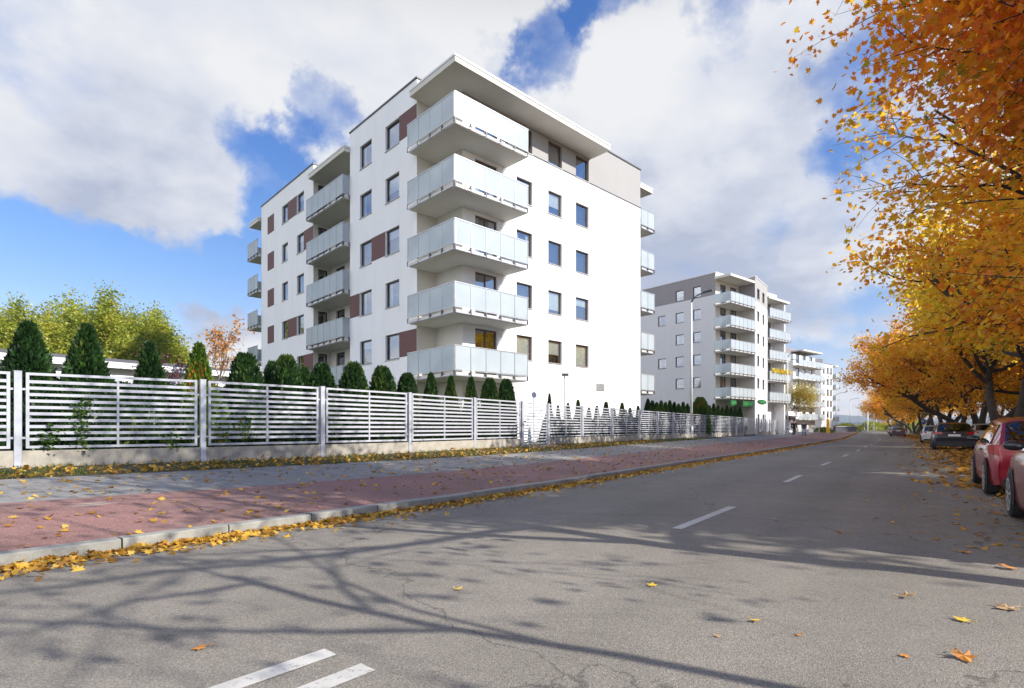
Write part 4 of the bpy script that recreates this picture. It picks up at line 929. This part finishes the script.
def car(label, pos, ang, col, kind='hatch', group='cars parked under the maples'):
    """pos = centre on the ground, ang = heading of its nose"""
    L, W, H = {'hatch': (3.95,1.68,1.40), 'estate': (4.55,1.82,1.50), 'sedan': (4.3,1.72,1.38)}[kind]
    T = thing('parked_car', label, 'car', pos, ang - math.pi/2, group); h = L/2; w = W/2
    belt = H*.63
    if kind == 'sedan': rear = [(-h+.02,.55,0),(-h+.0,.80,0),(-h+.12,belt+.02,0),(-h+.55,belt+.05,0),(-h+1.05,H*.93,1),(-.55,H,1)]
    elif kind == 'estate': rear = [(-h+.04,.50,0),(-h,.72,0),(-h+.05,belt+.0,0),(-h+.12,belt+.05,0),(-h+.42,H*.95,1),(-.8,H,1)]
    else: rear = [(-h+.04,.50,0),(-h,.72,0),(-h+.05,belt+.0,0),(-h+.14,belt+.05,0),(-h+.62,H*.95,1),(-.55,H,1)]
    front = [(.15,H*.985,1),(h-1.85,H*.94,1),(h-1.05,belt+.03,0),(h-.55,belt-.06,0),(h-.18,belt-.17,0),(h-.03,.60,0),(h-.02,.42,0)]
    st = rear + [(-.0,H,1)] + front
    ring = []
    for (y, zt, cab) in st:
        e = max(0, (abs(y)-(h-.5))/.5); ww = w*(1-.13*e*e)
        b = min(belt, zt-.03) if not cab else belt
        zl = .2+.06*e
        if cab: top = [(ww*.74,zt-.07),(ww*.62,zt-.012),(0,zt)]
        else: top = [(ww*.90,zt-.03),(ww*.7,zt-.008),(0,zt)]
        zl -= .03; half = [(0,zl-.02),(ww*.95,zl),(ww*.99,zl+.10),(ww,max(zl+.14,min(.55,b-.08))),(ww*.965,b-.01),(ww*.955,b+.002)] + top
        ring.append([(x, y, z) for x, z in half] + [(-x, y, z) for x, z in reversed(half[1:-1])])
    m = MB(); n = len(ring[0])
    for r in ring: m.v += r
    for i in range(len(ring)-1):
        for j in range(n):
            a = i*n+j; b = i*n+(j+1) % n; m.f.append((a, b, b+n, a+n)); m.m.append(0)
    m.f.append(tuple(range(n))); m.m.append(0); k0 = (len(ring)-1)*n; m.f.append(tuple(k0+j for j in reversed(range(n)))); m.m.append(0)
    me = m.mesh('body', paint('car_paint', col), True)
    try: me.set_sharp_from_angle(angle=R_(32))
    except Exception: pass
    bm = bmesh.new(); bm.from_mesh(me); bmesh.ops.recalc_face_normals(bm, faces=bm.faces); bm.to_mesh(me); bm.free()
    body = link('body', me, T)
    def glass(name, corners, inset=.05, out=.006, parent=T):
        c = [Vector(p) for p in corners]; ce = sum(c, Vector())/len(c); nn = (c[1]-c[0]).cross(c[2]-c[0]).normalized()
        if nn.dot(ce - Vector((0,ce.y*.5,.6))) < 0: nn = -nn
        pts = []
        for p in c:
            d = ce-p; pts.append(p + d.normalized()*min(inset*1.3, d.length*.3) + nn*out)
        mb = MB(); mb.poly(pts); mb.poly([p-nn*.004 for p in reversed(pts)]); return mb.build(name, M['carglass'], parent)
    i_r = 4; ci = [i for i, s_ in enumerate(st) if s_[2]]
    f0, f1 = ci[0], ci[-1]
    bl = lambda i, sx: (sx*abs(ring[i][5][0]), ring[i][5][1], ring[i][5][2]); tp = lambda i, sx: (sx*abs(ring[i][6][0]), ring[i][6][1], ring[i][6][2])
    def lerp(a, b, t): return tuple(a[q]*(1-t)+b[q]*t for q in range(3))
    def band(name, ia, ib, t0, t1, o):
        def row(t):
            a_, b_ = ring[ia], ring[ib]
            q7 = lerp(a_[7], b_[7], t); q6 = lerp(a_[6], b_[6], t); q8 = lerp(a_[8], b_[8], t); e_ = lerp(q7, q6, .55)
            return [(-e_[0],e_[1],e_[2]), (-q7[0]*.8,q7[1],q7[2]), q8, (q7[0]*.8,q7[1],q7[2]), e_]
        r0, r1 = row(t0), row(t1); mb = MB(); ov = Vector((0, o, .014))
        for q_ in range(4): mb.quad(*[Vector(p_)+ov for p_ in (r0[q_], r0[q_+1], r1[q_+1], r1[q_])])
        return mb.build(name, M['carglass'], T, True)
    band('rear_window', f0-1, f0, .06, .93, -.014); band('windscreen', f1+1, f1, .06, .95, .014)
    mid = ci[len(ci)//2]
    ymid = -.02
    for sx in (-1,1):
        def at(y, z01):
            # point on the side between belt and roof edge at y
            for i in range(f0-1, f1+1):
                if st[i][0] <= y <= st[i+1][0]:
                    t = (y-st[i][0])/(st[i+1][0]-st[i][0]); return lerp(lerp(bl(i,sx), bl(i+1,sx), t), lerp(tp(i,sx), tp(i+1,sx), t), z01)
        yb0, yb1, yt0, yt1 = st[f0][0]-.15, st[f1][0]+.55, st[f0][0]+.12, st[f1][0]+.02
        glass('side_window', [at(yb0+.1,.06), at(ymid-.04,.06), at(ymid-.04,.94), at(yt0,.94)], .01, .012)
        glass('side_window', [at(ymid+.04,.06), at(yb1-.1,.06), at(yt1,.94), at(ymid+.04,.94)], .01, .012)
        # mirror
        mm = MB(); p = at(st[f1][0]+.32,.12); 
        nn_ = 12; R1 = [(.00,.35),(.03,.8),(.08,1.0),(.14,.95),(.185,.7),(.20,.3)]; n0 = len(mm.v)
        for (dx, sc_) in R1:
            for q_ in range(nn_): mm.v.append((p[0]+sx*dx, p[1]+.055*sc_*math.cos(2*math.pi*q_/nn_), p[2]+.06+.062*sc_*math.sin(2*math.pi*q_/nn_)))
        for i_ in range(len(R1)-1):
            for q_ in range(nn_): mm.f.append((n0+i_*nn_+q_, n0+i_*nn_+(q_+1)%nn_, n0+(i_+1)*nn_+(q_+1)%nn_, n0+(i_+1)*nn_+q_)); mm.m.append(0)
        mm.f.append(tuple(n0+(len(R1)-1)*nn_+q_ for q_ in range(nn_))); mm.m.append(0); mm.build('mirror', gblk, T, True)
        # lamps: tail lamp wraps the corner, headlamp in front
        tl = MB(); y = -h; x1 = w*.92
        y -= .02; zb_, zt_ = (belt-.16, belt+.02) if kind != 'estate' else (belt-.10, belt+.03)
        tl.hexa([(sx*x1*.62,y+.02,zb_),(sx*x1*1.0,y+.06,zb_),(sx*w*1.0,y+.34,zb_+.02),(sx*x1*.62,y+.2,zb_)], [(sx*x1*.62,y+.045,zt_),(sx*x1*1.0,y+.09,zt_),(sx*w*.99,y+.36,zt_-.01),(sx*x1*.62,y+.2,zt_)])
        tl.build('tail_lamp', red_l if kind != 'hatch' else red_l, T)
        hl = MB(); hl.hexa([(sx*w*.58,h-.02,.58),(sx*w*.86,h-.10,.58),(sx*w*.93,h-.42,.60),(sx*w*.58,h-.3,.58)], [(sx*w*.58,h-.10,.70),(sx*w*.86,h-.18,.71),(sx*w*.92,h-.44,.74),(sx*w*.58,h-.3,.70)]); hl.build('headlight', clear_l, T)
        # door handle, arches, wheels
        dh = MB(); dh.box(sx*w*.985-.015,sx*w*.985+.015,-.35,-.18,belt-.12,belt-.09); dh.build('door_handle', blk, T)
        for yw in (-h+.72, h-.78):
            R0 = .30; ar = MB(); k = 22; xo = sx*(w+.006)
            ar.poly([(xo, yw+(R0+.055)*math.cos(2*math.pi*j/k), max(.19, R0+.01+(R0+.055)*math.sin(2*math.pi*j/k))) for j in range(k)]); ar.build('wheel_arch', blk, T)
            wh = MB(); wh.tube([(sx*(w-.17),yw,R0),(sx*(w-.16),yw,R0),(sx*(w+.0),yw,R0),(sx*(w+.022),yw,R0)], [R0-.02,R0,R0,R0-.025], 26)
            o = wh.build('wheel', tyre_m, T)
            rm = MB(); xr = sx*(w+.026); 
            for j in range(9):
                a0 = 2*math.pi*j/9; a1 = a0+.36
                rm.poly([(xr, yw+.05*math.cos(a0), R0+.05*math.sin(a0)),(xr, yw+.205*math.cos(a0+.04), R0+.205*math.sin(a0+.04)),(xr, yw+.205*math.cos(a1-.04), R0+.205*math.sin(a1-.04)),(xr, yw+.05*math.cos(a1), R0+.05*math.sin(a1))])
            rm.poly([(xr+sx*.003, yw+.055*math.cos(2*math.pi*j/16), R0+.055*math.sin(2*math.pi*j/16)) for j in range(16)])
            for j in range(26):
                a0, a1 = 2*math.pi*j/26, 2*math.pi*(j+1)/26
                rm.quad((xr,yw+.195*math.cos(a0),R0+.195*math.sin(a0)),(xr,yw+.22*math.cos(a0),R0+.22*math.sin(a0)),(xr,yw+.22*math.cos(a1),R0+.22*math.sin(a1)),(xr,yw+.195*math.cos(a1),R0+.195*math.sin(a1)))
            rm.build('rim', rim_m, o)
    b = MB(); b.box(-w*.80,w*.80,-h+.0,-h+.2,.20,.33); b.build('bumper_trim', blk, T)
    b = MB(); zp = .50 if kind == 'hatch' else .74; b.box(-.26,.26,-h-.012 if kind != 'hatch' else -h+.012,-h+.05,zp,zp+.11); b.build('number_plate', plate_m, T)
    b = MB(); b.tube([(0,-h+.05,belt-.05+.06),(0,-h-.004,belt-.05+.06)], .045, 14); b.build('badge', rim_m, T)
    return T
RH = heading(12)
def along(x, y, ang, back, side): return (x + math.cos(ang)*back + math.sin(ang)*side, y + math.sin(ang)*back - math.cos(ang)*side, .015)
a = R_(53.6)
car('red car at the picture edge, only its front wheel and wing in view', along(6.62,7.3,a,-1.18,.87), a, (.27,.035,.05))
car('bright red hatchback seen from behind, right of the dark estate car', along(8.5,9.85,a,1.25,.86), a, (.33,.012,.03))
car('dark navy estate car with a pale number plate', along(22.95,29.8,R_(54),2.27,.91), R_(54), (.012,.016,.028), 'estate')
car('white car parked just ahead of the dark navy estate', along(32.3,43.2,R_(54),2.1,.86), R_(54), (.68,.69,.70), 'hatch')
car('dark red car glimpsed between the navy estate and the bright red hatchback', along(18.6,21.4,R_(54),3.0,1.5), R_(54), (.16,.01,.02), 'hatch')
car('silver estate partly hidden behind the dark navy estate', along(31.0,37.2,R_(54),2.2,1.1), R_(54), (.45,.46,.47), 'estate')
car('dark blue saloon far along the parking strip', along(66,94,R_(56),2.1,.0), R_(56), (.03,.035,.11), 'sedan')
car('purple-grey car beyond the white one', along(53,75.5,R_(56),2.1,.3), R_(56), (.12,.07,.10), 'sedan')
car('silver car farthest along the parking strip', along(82,118,R_(57),2.1,.2), R_(57), (.40,.42,.46), 'hatch')

# ------------------------------------------------------------------ lamps, poles, signs
GL = 'street lamps along the pavement'
def lamp(x, y, h, label, arm=1.6, ang=None, mat='lamp', r=.075, g=GL, zg=.38):
    T = thing('street_lamp', label, 'street lamp', (x, y, zg), (heading(0)-math.pi/2) if ang is None else ang, g)
    m = MB(); m.tube([(0,0,-.1),(0,0,1.0)], [r*1.35,r*1.35], 12); m.tube([(0,0,1.0),(0,0,h)], [r,r*.62], 12); m.build('pole', M[mat], T, True)
    m = MB(); m.tube([(0,0,h),(arm*.12,0,h+.22),(arm*.4,0,h+.45),(arm,0,h+.62)], [r*.62,r*.55,r*.5,r*.45], 10); m.build('arm', M['lampdark'], T, True)
    m = MB(); m.hexa([(arm-.1,-.11,h+.56),(arm+.62,-.13,h+.62),(arm+.62,.13,h+.62),(arm-.1,.11,h+.56)], [(arm-.1,-.08,h+.66),(arm+.55,-.09,h+.74),(arm+.55,.09,h+.74),(arm-.1,.08,h+.66)]); m.build('lamp_head', M['lampdark'], T)
    m = MB(); m.box(-.05,.05,-r*1.5,-r*1.2,.5,.9); m.build('service_door', M['lampdark'], T)
lamp(13.55,41.3,10.3,'tall pale street lamp in front of the fence by the grey apartment building', 1.0, None, 'lampwhite', .10)
lamp(34.3,68.0,9.6,'white street lamp beside the two walkers', .9, None, 'lampwhite')
lamp(61.8,110,9.6,'street lamp beside the farthest white apartment building', .9, None, 'lampwhite')
for x_px, z, lb in ((836,138,'first far street lamp standing clear against the sky'),(850,165,'second far street lamp against the sky'),(858,195,'third far street lamp above the hills'),(864.5,225,'fourth far street lamp, small above the fields')):
    lamp((x_px-512)/546.6*z, z, 9.3, lb, 1.8, None, 'lamp', .09, GL, .2)
for x_px, z, hh in ((867.7,205,7.2),(874,210,6.8),(876.5,240,7.0),(889.5,215,6.9)):
    lb = {867.7:'stout white pole left of the pair at the road end',874:'left pole of the close white pair at the road end',876.5:'right pole of the close white pair at the road end',889.5:'lone white pole at the very end of the road'}[x_px]
    T = thing('white_pole', lb, 'pole', ((x_px-512)/546.6*z, z, .0), 0, 'white poles at the road end')
    m = MB(); m.tube([(0,0,-.2),(0,0,hh)], [.24,.20], 10); m.build('shaft', M['lampwhite'], T, True); m = MB(); m.tube([(0,0,hh),(0,0,hh+.12)], [.26,.18], 10); m.build('cap', M['lamp'], T)
T = thing('garden_lamp', 'thin garden lamp post before the white facade', 'lamp', (2.75,28.6,.47)); m = MB(); m.tube([(0,0,0),(0,0,3.45)], .035, 8); m.build('pole', M['lamp'], T); m = MB(); m.box(-.14,.2,-.12,.12,3.45,3.58); m.build('lamp_head', M['lampdark'], T)
T = thing('gas_post', 'yellow marker post beside the far lamp', 'post', (61.0,105.5,.3)); ym = simple('yellow_paint', (.62,.36,.02), .5); m = MB(); m.tube([(0,0,-.1),(0,0,2.4)], [.32,.28], 10); m.build('shaft', ym, T); m = MB(); m.tube([(0,0,2.4),(0,0,2.7)], [.34,.2], 10); m.build('cap', ym, T)
T = thing('parking_sign', 'blue parking sign on a post among the far parked cars', 'sign', (72.5,96.5,.05), R_(-32)); m = MB(); m.tube([(0,0,0),(0,0,2.75)], .04, 8); m.build('post', M['lamp'], T)
m = MB(); m.box(-.42,.42,-.06,-.03,1.85,2.7); sb = m.build('sign_board', simple('sign_blue', (.01,.07,.42), .4), T)
m = MB(); m.box(-.16,-.06,-.075,-.061,1.97,2.58); m.box(-.06,.15,-.075,-.061,2.49,2.58); m.box(-.06,.15,-.075,-.061,2.21,2.30); m.box(.10,.20,-.075,-.061,2.28,2.51); m.build('letter', M['lampwhite'], sb)
T = thing('waste_enclosure', 'dark low boarded enclosure beyond the last building', 'enclosure', (92,152,.1), R_(56-90+60)); m = MB()
for i in range(24): m.box(-4.5+i*.38,-4.5+i*.38+.34,-1,-.95,.0,1.5)
m.box(-4.5,4.6,-.94,1.2,0,1.45); m.build('board_wall', M['coping'], T); m = MB(); m.box(-4.7,4.8,-1.2,1.4,1.5,1.62); m.build('roof', M['lamp'], T)
# far bushes and fields
bush = thuja_mesh(9, 3.0, 2.0, round_p, 1800, .4, 'leaf_lime')
for i, (px, z, sc) in enumerate(((846,175,.9),(853,190,.7),(871,230,1.3),(880,250,1.0),(893,235,1.1),(899,225,1.0),(905,215,1.2),(884,280,1.2),(860,260,.9),(838,160,.7),(912,240,1.5),(822,118,.5),(826,120,.45))):
    T = thing('far_bush', 'green-yellow bush at the far end of the road', 'bush', ((px-512)/546.6*z, z, -.2), i, 'bushes at the road end'); T.scale = (sc*1.3,sc*1.3,sc)
    link('foliage', bush[0], T); link('stem', bush[2], T)
# field strip and hills
m = MB(); m.quad((-200,480,.0),(900,480,.0),(900,900,1.0),(-200,900,1.0)); struct(m.build('field', simple('field_straw', (.30,.24,.08), .9, 0, .3, .02, True)))
hm = simple('hill_forest', (.03,.05,.05), 1.0, 0, .4, .02, True)
def ridge(y, x0, x1, base, amp, seed, name):
    m = MB(); r = np.random.RandomState(seed); n = 160; xs = np.linspace(x0,x1,n); ph = r.uniform(0,6,6)
    hz = base + amp*(np.sin(xs/310+ph[0])*.5+np.sin(xs/140+ph[1])*.3+np.sin(xs/60+ph[2])*.12) + r.uniform(0,amp*.10,n)
    for i in range(n-1):
        m.quad((xs[i],y,-1),(xs[i+1],y,-1),(xs[i+1],y+120,hz[i+1]*.8),(xs[i],y+120,hz[i]*.8)); m.quad((xs[i],y+120,hz[i]*.8),(xs[i+1],y+120,hz[i+1]*.8),(xs[i+1],y+330,hz[i+1]),(xs[i],y+330,hz[i]))
        m.quad((xs[i],y+330,hz[i]),(xs[i+1],y+330,hz[i+1]),(xs[i+1],y+700,-1),(xs[i],y+700,-1))
    return struct(m.build(name, hm))
ridge(2300,-2400,3800,58,12,3,'hills')
ridge(900,-1300,2600,13,7,8,'low_hills')

# air between here and the hills
m = MB(); m.box(-2450,3850,-300,3150,-1.4,125); hz = tag(m.build('haze', None), 'thin pale blue air between the street and the far hills', 'haze', None, 'stuff')
hmt = bpy.data.materials.new('haze_air'); hmt.use_nodes = True; ht = hmt.node_tree; ht.nodes.remove(ht.nodes['Principled BSDF'])
pvn = N(ht, 'ShaderNodeVolumePrincipled'); pvn.inputs['Color'].default_value = (.80,.88,1,1); pvn.inputs['Density'].default_value = .00022; pvn.inputs['Anisotropy'].default_value = .2
ht.links.new(pvn.outputs[0], ht.nodes['Material Output'].inputs['Volume']); hz.data.materials.clear(); hz.data.materials.append(hmt)

# ------------------------------------------------------------------ people
def skin_body(name, verts, edges, rad, mat, parent=None, sub=2):
    me = bpy.data.meshes.new(name); me.from_pydata(verts, edges, []); me.materials.append(mat)
    o = link(name, me, parent); sk = o.modifiers.new('skin', 'SKIN'); sk.use_smooth_shade = True
    for i, v in enumerate(me.skin_vertices[0].data): v.radius = rad[i] if hasattr(rad[i], '__len__') else (rad[i], rad[i]); v.use_root = (i == 0)
    ss = o.modifiers.new('sub', 'SUBSURF'); ss.levels = sub; ss.render_levels = sub; return o
skin_m = simple('skin', (.45,.27,.20), .6)
def person(label, loc, rz, coat, trous, hair, sc, phase, shirt=None):
    T = tag(link('person', None, None, loc, rz), label, 'person', None); T.scale = (sc,sc,sc); p = phase
    # walking away along +Y; pelvis is the root
    J = [(0,0,.93),(0,.01,1.15),(0,.02,1.40),(0,.03,1.50),(0,.05,1.60),(0,.05,1.72),
         (-.10,0,.88),(-.10,.16*p,.50),(-.10,.10*p-.02,.09),(-.10,.22*p,.04), (.10,0,.88),(.10,-.06*p,.48),(.10,-.32*p,.12),(.10,-.22*p,.05),
         (-.19,.02,1.38),(-.24,-.08*p,1.12),(-.23,-.02*p+.06,.88),(-.23,.02,.78),(.19,.02,1.38),(.24,.08*p,1.12),(.23,.16*p+.04,.90),(.23,.2*p+.05,.80)]
    E = [(0,1),(1,2),(2,3),(3,4),(4,5),(0,6),(6,7),(7,8),(8,9),(0,10),(10,11),(11,12),(12,13),(2,14),(14,15),(15,16),(16,17),(2,18),(18,19),(19,20),(20,21)]
    Rr = [(.15,.11),(.13,.10),(.15,.10),.055,(.085,.095),(.075,.085),.085,.06,.045,(.05,.035),.085,.06,.045,(.05,.035),.055,.045,.035,.03,.055,.045,.035,.03]
    b = skin_body('body', J, E, Rr, skin_m, T)
    k = [0,1,2,14,15,16,18,19,20]; ix = {v: i for i, v in enumerate(k)}
    skin_body('coat', [J[v] if v else (0,0,.80) for v in k], [(ix[a],ix[c]) for a, c in E if a in ix and c in ix], [(.20,.16),(.17,.14),(.18,.14),.075,.06,.05,.075,.06,.05], coat, T)
    k = [0,6,7,8,10,11,12]; ix = {v: i for i, v in enumerate(k)}
    skin_body('trousers', [J[v] for v in k], [(ix[a],ix[c]) for a, c in E if a in ix and c in ix], [(.16,.13),.10,.075,.06,.10,.075,.06], trous, T)
    skin_body('hair', [(0,.02,1.62),(0,.035,1.70),(0,.05,1.75)], [(0,1),(1,2)], [.085,.095,.07], hair, T)
    skin_body('shoes', [J[8],J[9]], [(0,1)], [.055,(.055,.04)], blk, T); skin_body('shoes', [J[12],J[13]], [(0,1)], [.055,(.055,.04)], blk, T)
    return T
dk = simple('dark_cloth', (.012,.013,.022), .9); jean = simple('denim', (.10,.17,.28), .9); vest = simple('dark_vest', (.03,.025,.035), .9); wh = simple('white_sleeve', (.6,.58,.55), .9); hr1 = simple('dark_hair', (.02,.013,.01), .7); hr2 = simple('light_brown_hair', (.22,.12,.05), .7)
person('person in a long dark coat and dark trousers walking away on the pavement', (32.6,63.2,.30), R_(-35), dk, dk, hr1, 1.06, 1)
P2 = person('person in a dark vest, pale sleeves and blue jeans walking beside the dark-coated one', (32.7,61.2,.28), R_(-35), vest, jean, hr2, .98, -1)
bag = thing('tote_bag', 'white bag carried by the person in jeans', 'bag', (32.92,61.0,.93)); m = MB(); m.box(-.15,.15,-.06,.06,-.2,.12); m.build('sack', wh, bag); m = MB(); m.tube([(-.1,0,.12),(-.05,0,.24),(.05,0,.24),(.1,0,.12)], .012, 6); m.build('handle', wh, bag)

# ------------------------------------------------------------------ light, sky, camera
EL, AZ = R_(30), math.atan2(.912,-.411)      # azimuth clockwise from +Y
S = Vector((math.sin(AZ)*math.cos(EL), math.cos(AZ)*math.cos(EL), math.sin(EL)))
ld = bpy.data.lights.new('sun', 'SUN'); ld.energy = 5.0; ld.angle = R_(.5); ld.color = (1,.94,.845)
lo = bpy.data.objects.new('sun', ld); COL.objects.link(lo); lo.rotation_euler = (-S).to_track_quat('-Z','Y').to_euler(); lo.location = (60,-30,50)
w = bpy.data.worlds.new('World'); SC.world = w; w.use_nodes = True; t = w.node_tree; bg = t.nodes['Background']
sky = N(t, 'ShaderNodeTexSky', sky_type='NISHITA', sun_disc=False); sky.sun_elevation = EL; sky.sun_rotation = AZ; sky.air_density = 1.0; sky.dust_density = .4; sky.ozone_density = 2.5
tc = t.nodes.new('ShaderNodeTexCoord'); D = tc.outputs['Generated']
def vmath(op, a, b=None):
    n = N(t, 'ShaderNodeVectorMath', operation=op)
    for s_, v in zip(n.inputs, (a, b)):
        if v is None: continue
        if hasattr(v, 'is_output'): t.links.new(v, s_)
        else: s_.default_value = v
    return n
def mth(op, a, b=None, c=None, clamp=False):
    n = N(t, 'ShaderNodeMath', operation=op); n.use_clamp = clamp
    for s_, v in zip(n.inputs, (a, b, c)):
        if v is None: continue
        if hasattr(v, 'is_output'): t.links.new(v, s_)
        else: s_.default_value = v
    return n.outputs[0]
sx = t.nodes.new('ShaderNodeSeparateXYZ'); t.links.new(D, sx.inputs[0])
den = mth('ADD', mth('MAXIMUM', sx.outputs[2], 0.0), .22)
cb = t.nodes.new('ShaderNodeCombineXYZ'); t.links.new(mth('DIVIDE', sx.outputs[0], den), cb.inputs[0]); t.links.new(mth('DIVIDE', sx.outputs[1], den), cb.inputs[1])
pv = cb.outputs[0]
n1 = N(t, 'ShaderNodeTexNoise', Scale=2.6, Detail=9.0, Roughness=.58); t.links.new(pv, n1.inputs['Vector'])
n2 = N(t, 'ShaderNodeTexNoise', Scale=1.3, Detail=6.0, Roughness=.55); t.links.new(vmath('ADD', pv, (3.1,7.7,1.3)).outputs[0], n2.inputs['Vector'])
n3 = N(t, 'ShaderNodeTexNoise', Scale=4.5, Detail=7.0, Roughness=.62); t.links.new(D, n3.inputs['Vector'])
# gently warped direction for ragged cloud edges
wd = vmath('MULTIPLY_ADD', vmath('SUBTRACT', n3.outputs['Color'], (.5,.5,.5)).outputs[0], (.30,.30,.30)); t.links.new(D, wd.inputs[2]); wdn = vmath('NORMALIZE', wd.outputs[0]).outputs[0]
def ray(px, py): v = Vector((px-512, 546.6, 428-py)).normalized(); return tuple(v)
def blob(px, py, rad):
    d = vmath('DOT_PRODUCT', wdn, ray(px,py)).outputs['Value']; c1 = math.cos(math.atan(rad/546.6)); c0 = math.cos(math.atan(rad*.25/546.6))
    n = N(t, 'ShaderNodeMapRange', interpolation_type='SMOOTHSTEP'); n.inputs['From Min'].default_value = c1; n.inputs['From Max'].default_value = c0; t.links.new(d, n.inputs['Value']); return n.outputs[0]
acc = mth('MULTIPLY_ADD', n1.outputs['Fac'], 1.55, .20)
for px, py, rad, wt in ((262,175,62,1.0),(338,118,36,.55),(300,150,40,.35),(545,42,42,.6),(500,55,24,.3),(580,10,30,.4),(725,0,60,.65),(845,70,46,.5),(832,165,34,.42),(890,130,50,.25),(-30,210,60,.3),(15,10,70,.35),
                        (60,300,90,.85),(170,300,80,.75),(-40,290,90,.8),(255,290,60,.6),(230,245,45,.5),(835,350,60,.5),(900,330,70,.35),(760,245,30,.2),(800,400,80,.3),
                        (190,345,40,-.6),(235,345,36,-.5),(20,336,30,-.5),(130,345,40,-.25),(60,215,90,-.35),(180,210,60,-.5),(860,365,40,-.35),(830,322,30,-.4),(700,120,110,-.35),(420,60,100,-.3),(160,70,140,-.35)):
    acc = mth('MULTIPLY_ADD', blob(px,py,rad), -wt, acc)
for v_, rad, wt in (((1,0,.32),330,.9),((1,.15,.6),300,.6),((1,-.3,.25),260,.6),((-1,-.45,.3),420,-.7),((-1,.3,.35),160,.35),((.1,-.1,1),700,1.0),((.6,-.7,.7),420,.8)):  # sky out of frame: gaps the panes mirror, added cloud bank, zenith cleared for shadows
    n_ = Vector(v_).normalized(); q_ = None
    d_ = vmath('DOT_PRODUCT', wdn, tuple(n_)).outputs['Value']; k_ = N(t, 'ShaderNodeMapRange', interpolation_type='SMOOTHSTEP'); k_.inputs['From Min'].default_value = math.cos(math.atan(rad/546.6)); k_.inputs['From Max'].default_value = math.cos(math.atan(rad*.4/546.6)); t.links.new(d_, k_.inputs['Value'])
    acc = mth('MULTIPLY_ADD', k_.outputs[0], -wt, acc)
mr = N(t, 'ShaderNodeMapRange', interpolation_type='SMOOTHSTEP'); mr.inputs['From Min'].default_value = .22; mr.inputs['From Max'].default_value = 1.04; t.links.new(acc, mr.inputs['Value'])
shade = mth('MULTIPLY_ADD', n2.outputs['Fac'], 1.7, -.36)
for px, py, rad, wt in ((250,90,150,.16),(110,160,120,.08),(760,230,110,.14),(200,210,60,-.16),(60,250,80,-.1),(690,80,100,-.18),(560,110,90,-.08),(60,60,80,-.1),(420,100,80,-.02),(590,60,80,-.05)):
    shade = mth('MULTIPLY_ADD', blob(px,py,rad), wt, shade)
SKS = .084
CW = 1.0
cc = ramp(t, shade, [(.34, (.97,.98,1.0)), (.52, (.80,.835,.93)), (.72, (.52,.58,.74))])
d_ = vmath('DOT_PRODUCT', D, tuple(Vector((-.85,-.6,.28)).normalized())).outputs['Value']  # added bright cloud bank behind left, unseen, lifts the shaded left walls
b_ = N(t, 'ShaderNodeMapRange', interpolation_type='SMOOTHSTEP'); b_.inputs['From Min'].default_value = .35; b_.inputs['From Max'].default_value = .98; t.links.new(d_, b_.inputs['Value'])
z_ = N(t, 'ShaderNodeMapRange', interpolation_type='SMOOTHSTEP'); z_.inputs['From Min'].default_value = .56; z_.inputs['From Max'].default_value = .80; t.links.new(sx.outputs[2], z_.inputs['Value'])  # unseen overhead clouds dimmed so road shadows stay deep
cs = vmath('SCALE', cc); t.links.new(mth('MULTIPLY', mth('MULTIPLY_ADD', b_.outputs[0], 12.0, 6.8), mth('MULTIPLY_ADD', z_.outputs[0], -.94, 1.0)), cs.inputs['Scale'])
# deep saturated blue of the clear gaps: scale the physical sky
tint = ramp(t, sx.outputs[2], [(.02, (1.28,1.04,1.12)), (.25, (.82,.99,1.24)), (.55, (.48,.90,1.48))])
sk = mixc(t, 1.0, sky.outputs[0], tint, 'MULTIPLY'); sks = vmath('SCALE', sk); sks.inputs['Scale'].default_value = 1.08
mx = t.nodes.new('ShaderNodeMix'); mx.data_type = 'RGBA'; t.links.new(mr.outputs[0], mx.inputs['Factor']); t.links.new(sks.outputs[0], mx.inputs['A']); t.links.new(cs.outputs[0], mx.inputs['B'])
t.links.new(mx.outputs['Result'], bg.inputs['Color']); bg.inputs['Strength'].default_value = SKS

cam = bpy.data.cameras.new('camera'); co = bpy.data.objects.new('camera', cam); COL.objects.link(co); SC.camera = co
co.location = (0,0,1.2); co.rotation_euler = (R_(90),0,0); cam.sensor_width = 36; cam.lens = 36*546.6/1024; cam.shift_y = 84/1024; cam.clip_start = .05; cam.clip_end = 9000
SC.view_settings.view_transform = 'Standard'; SC.view_settings.look = 'None'; SC.view_settings.gamma = 1; SC.view_settings.exposure = .66
SC.cycles.max_bounces = 6; SC.cycles.transparent_max_bounces = 10; SC.cycles.use_denoising = True
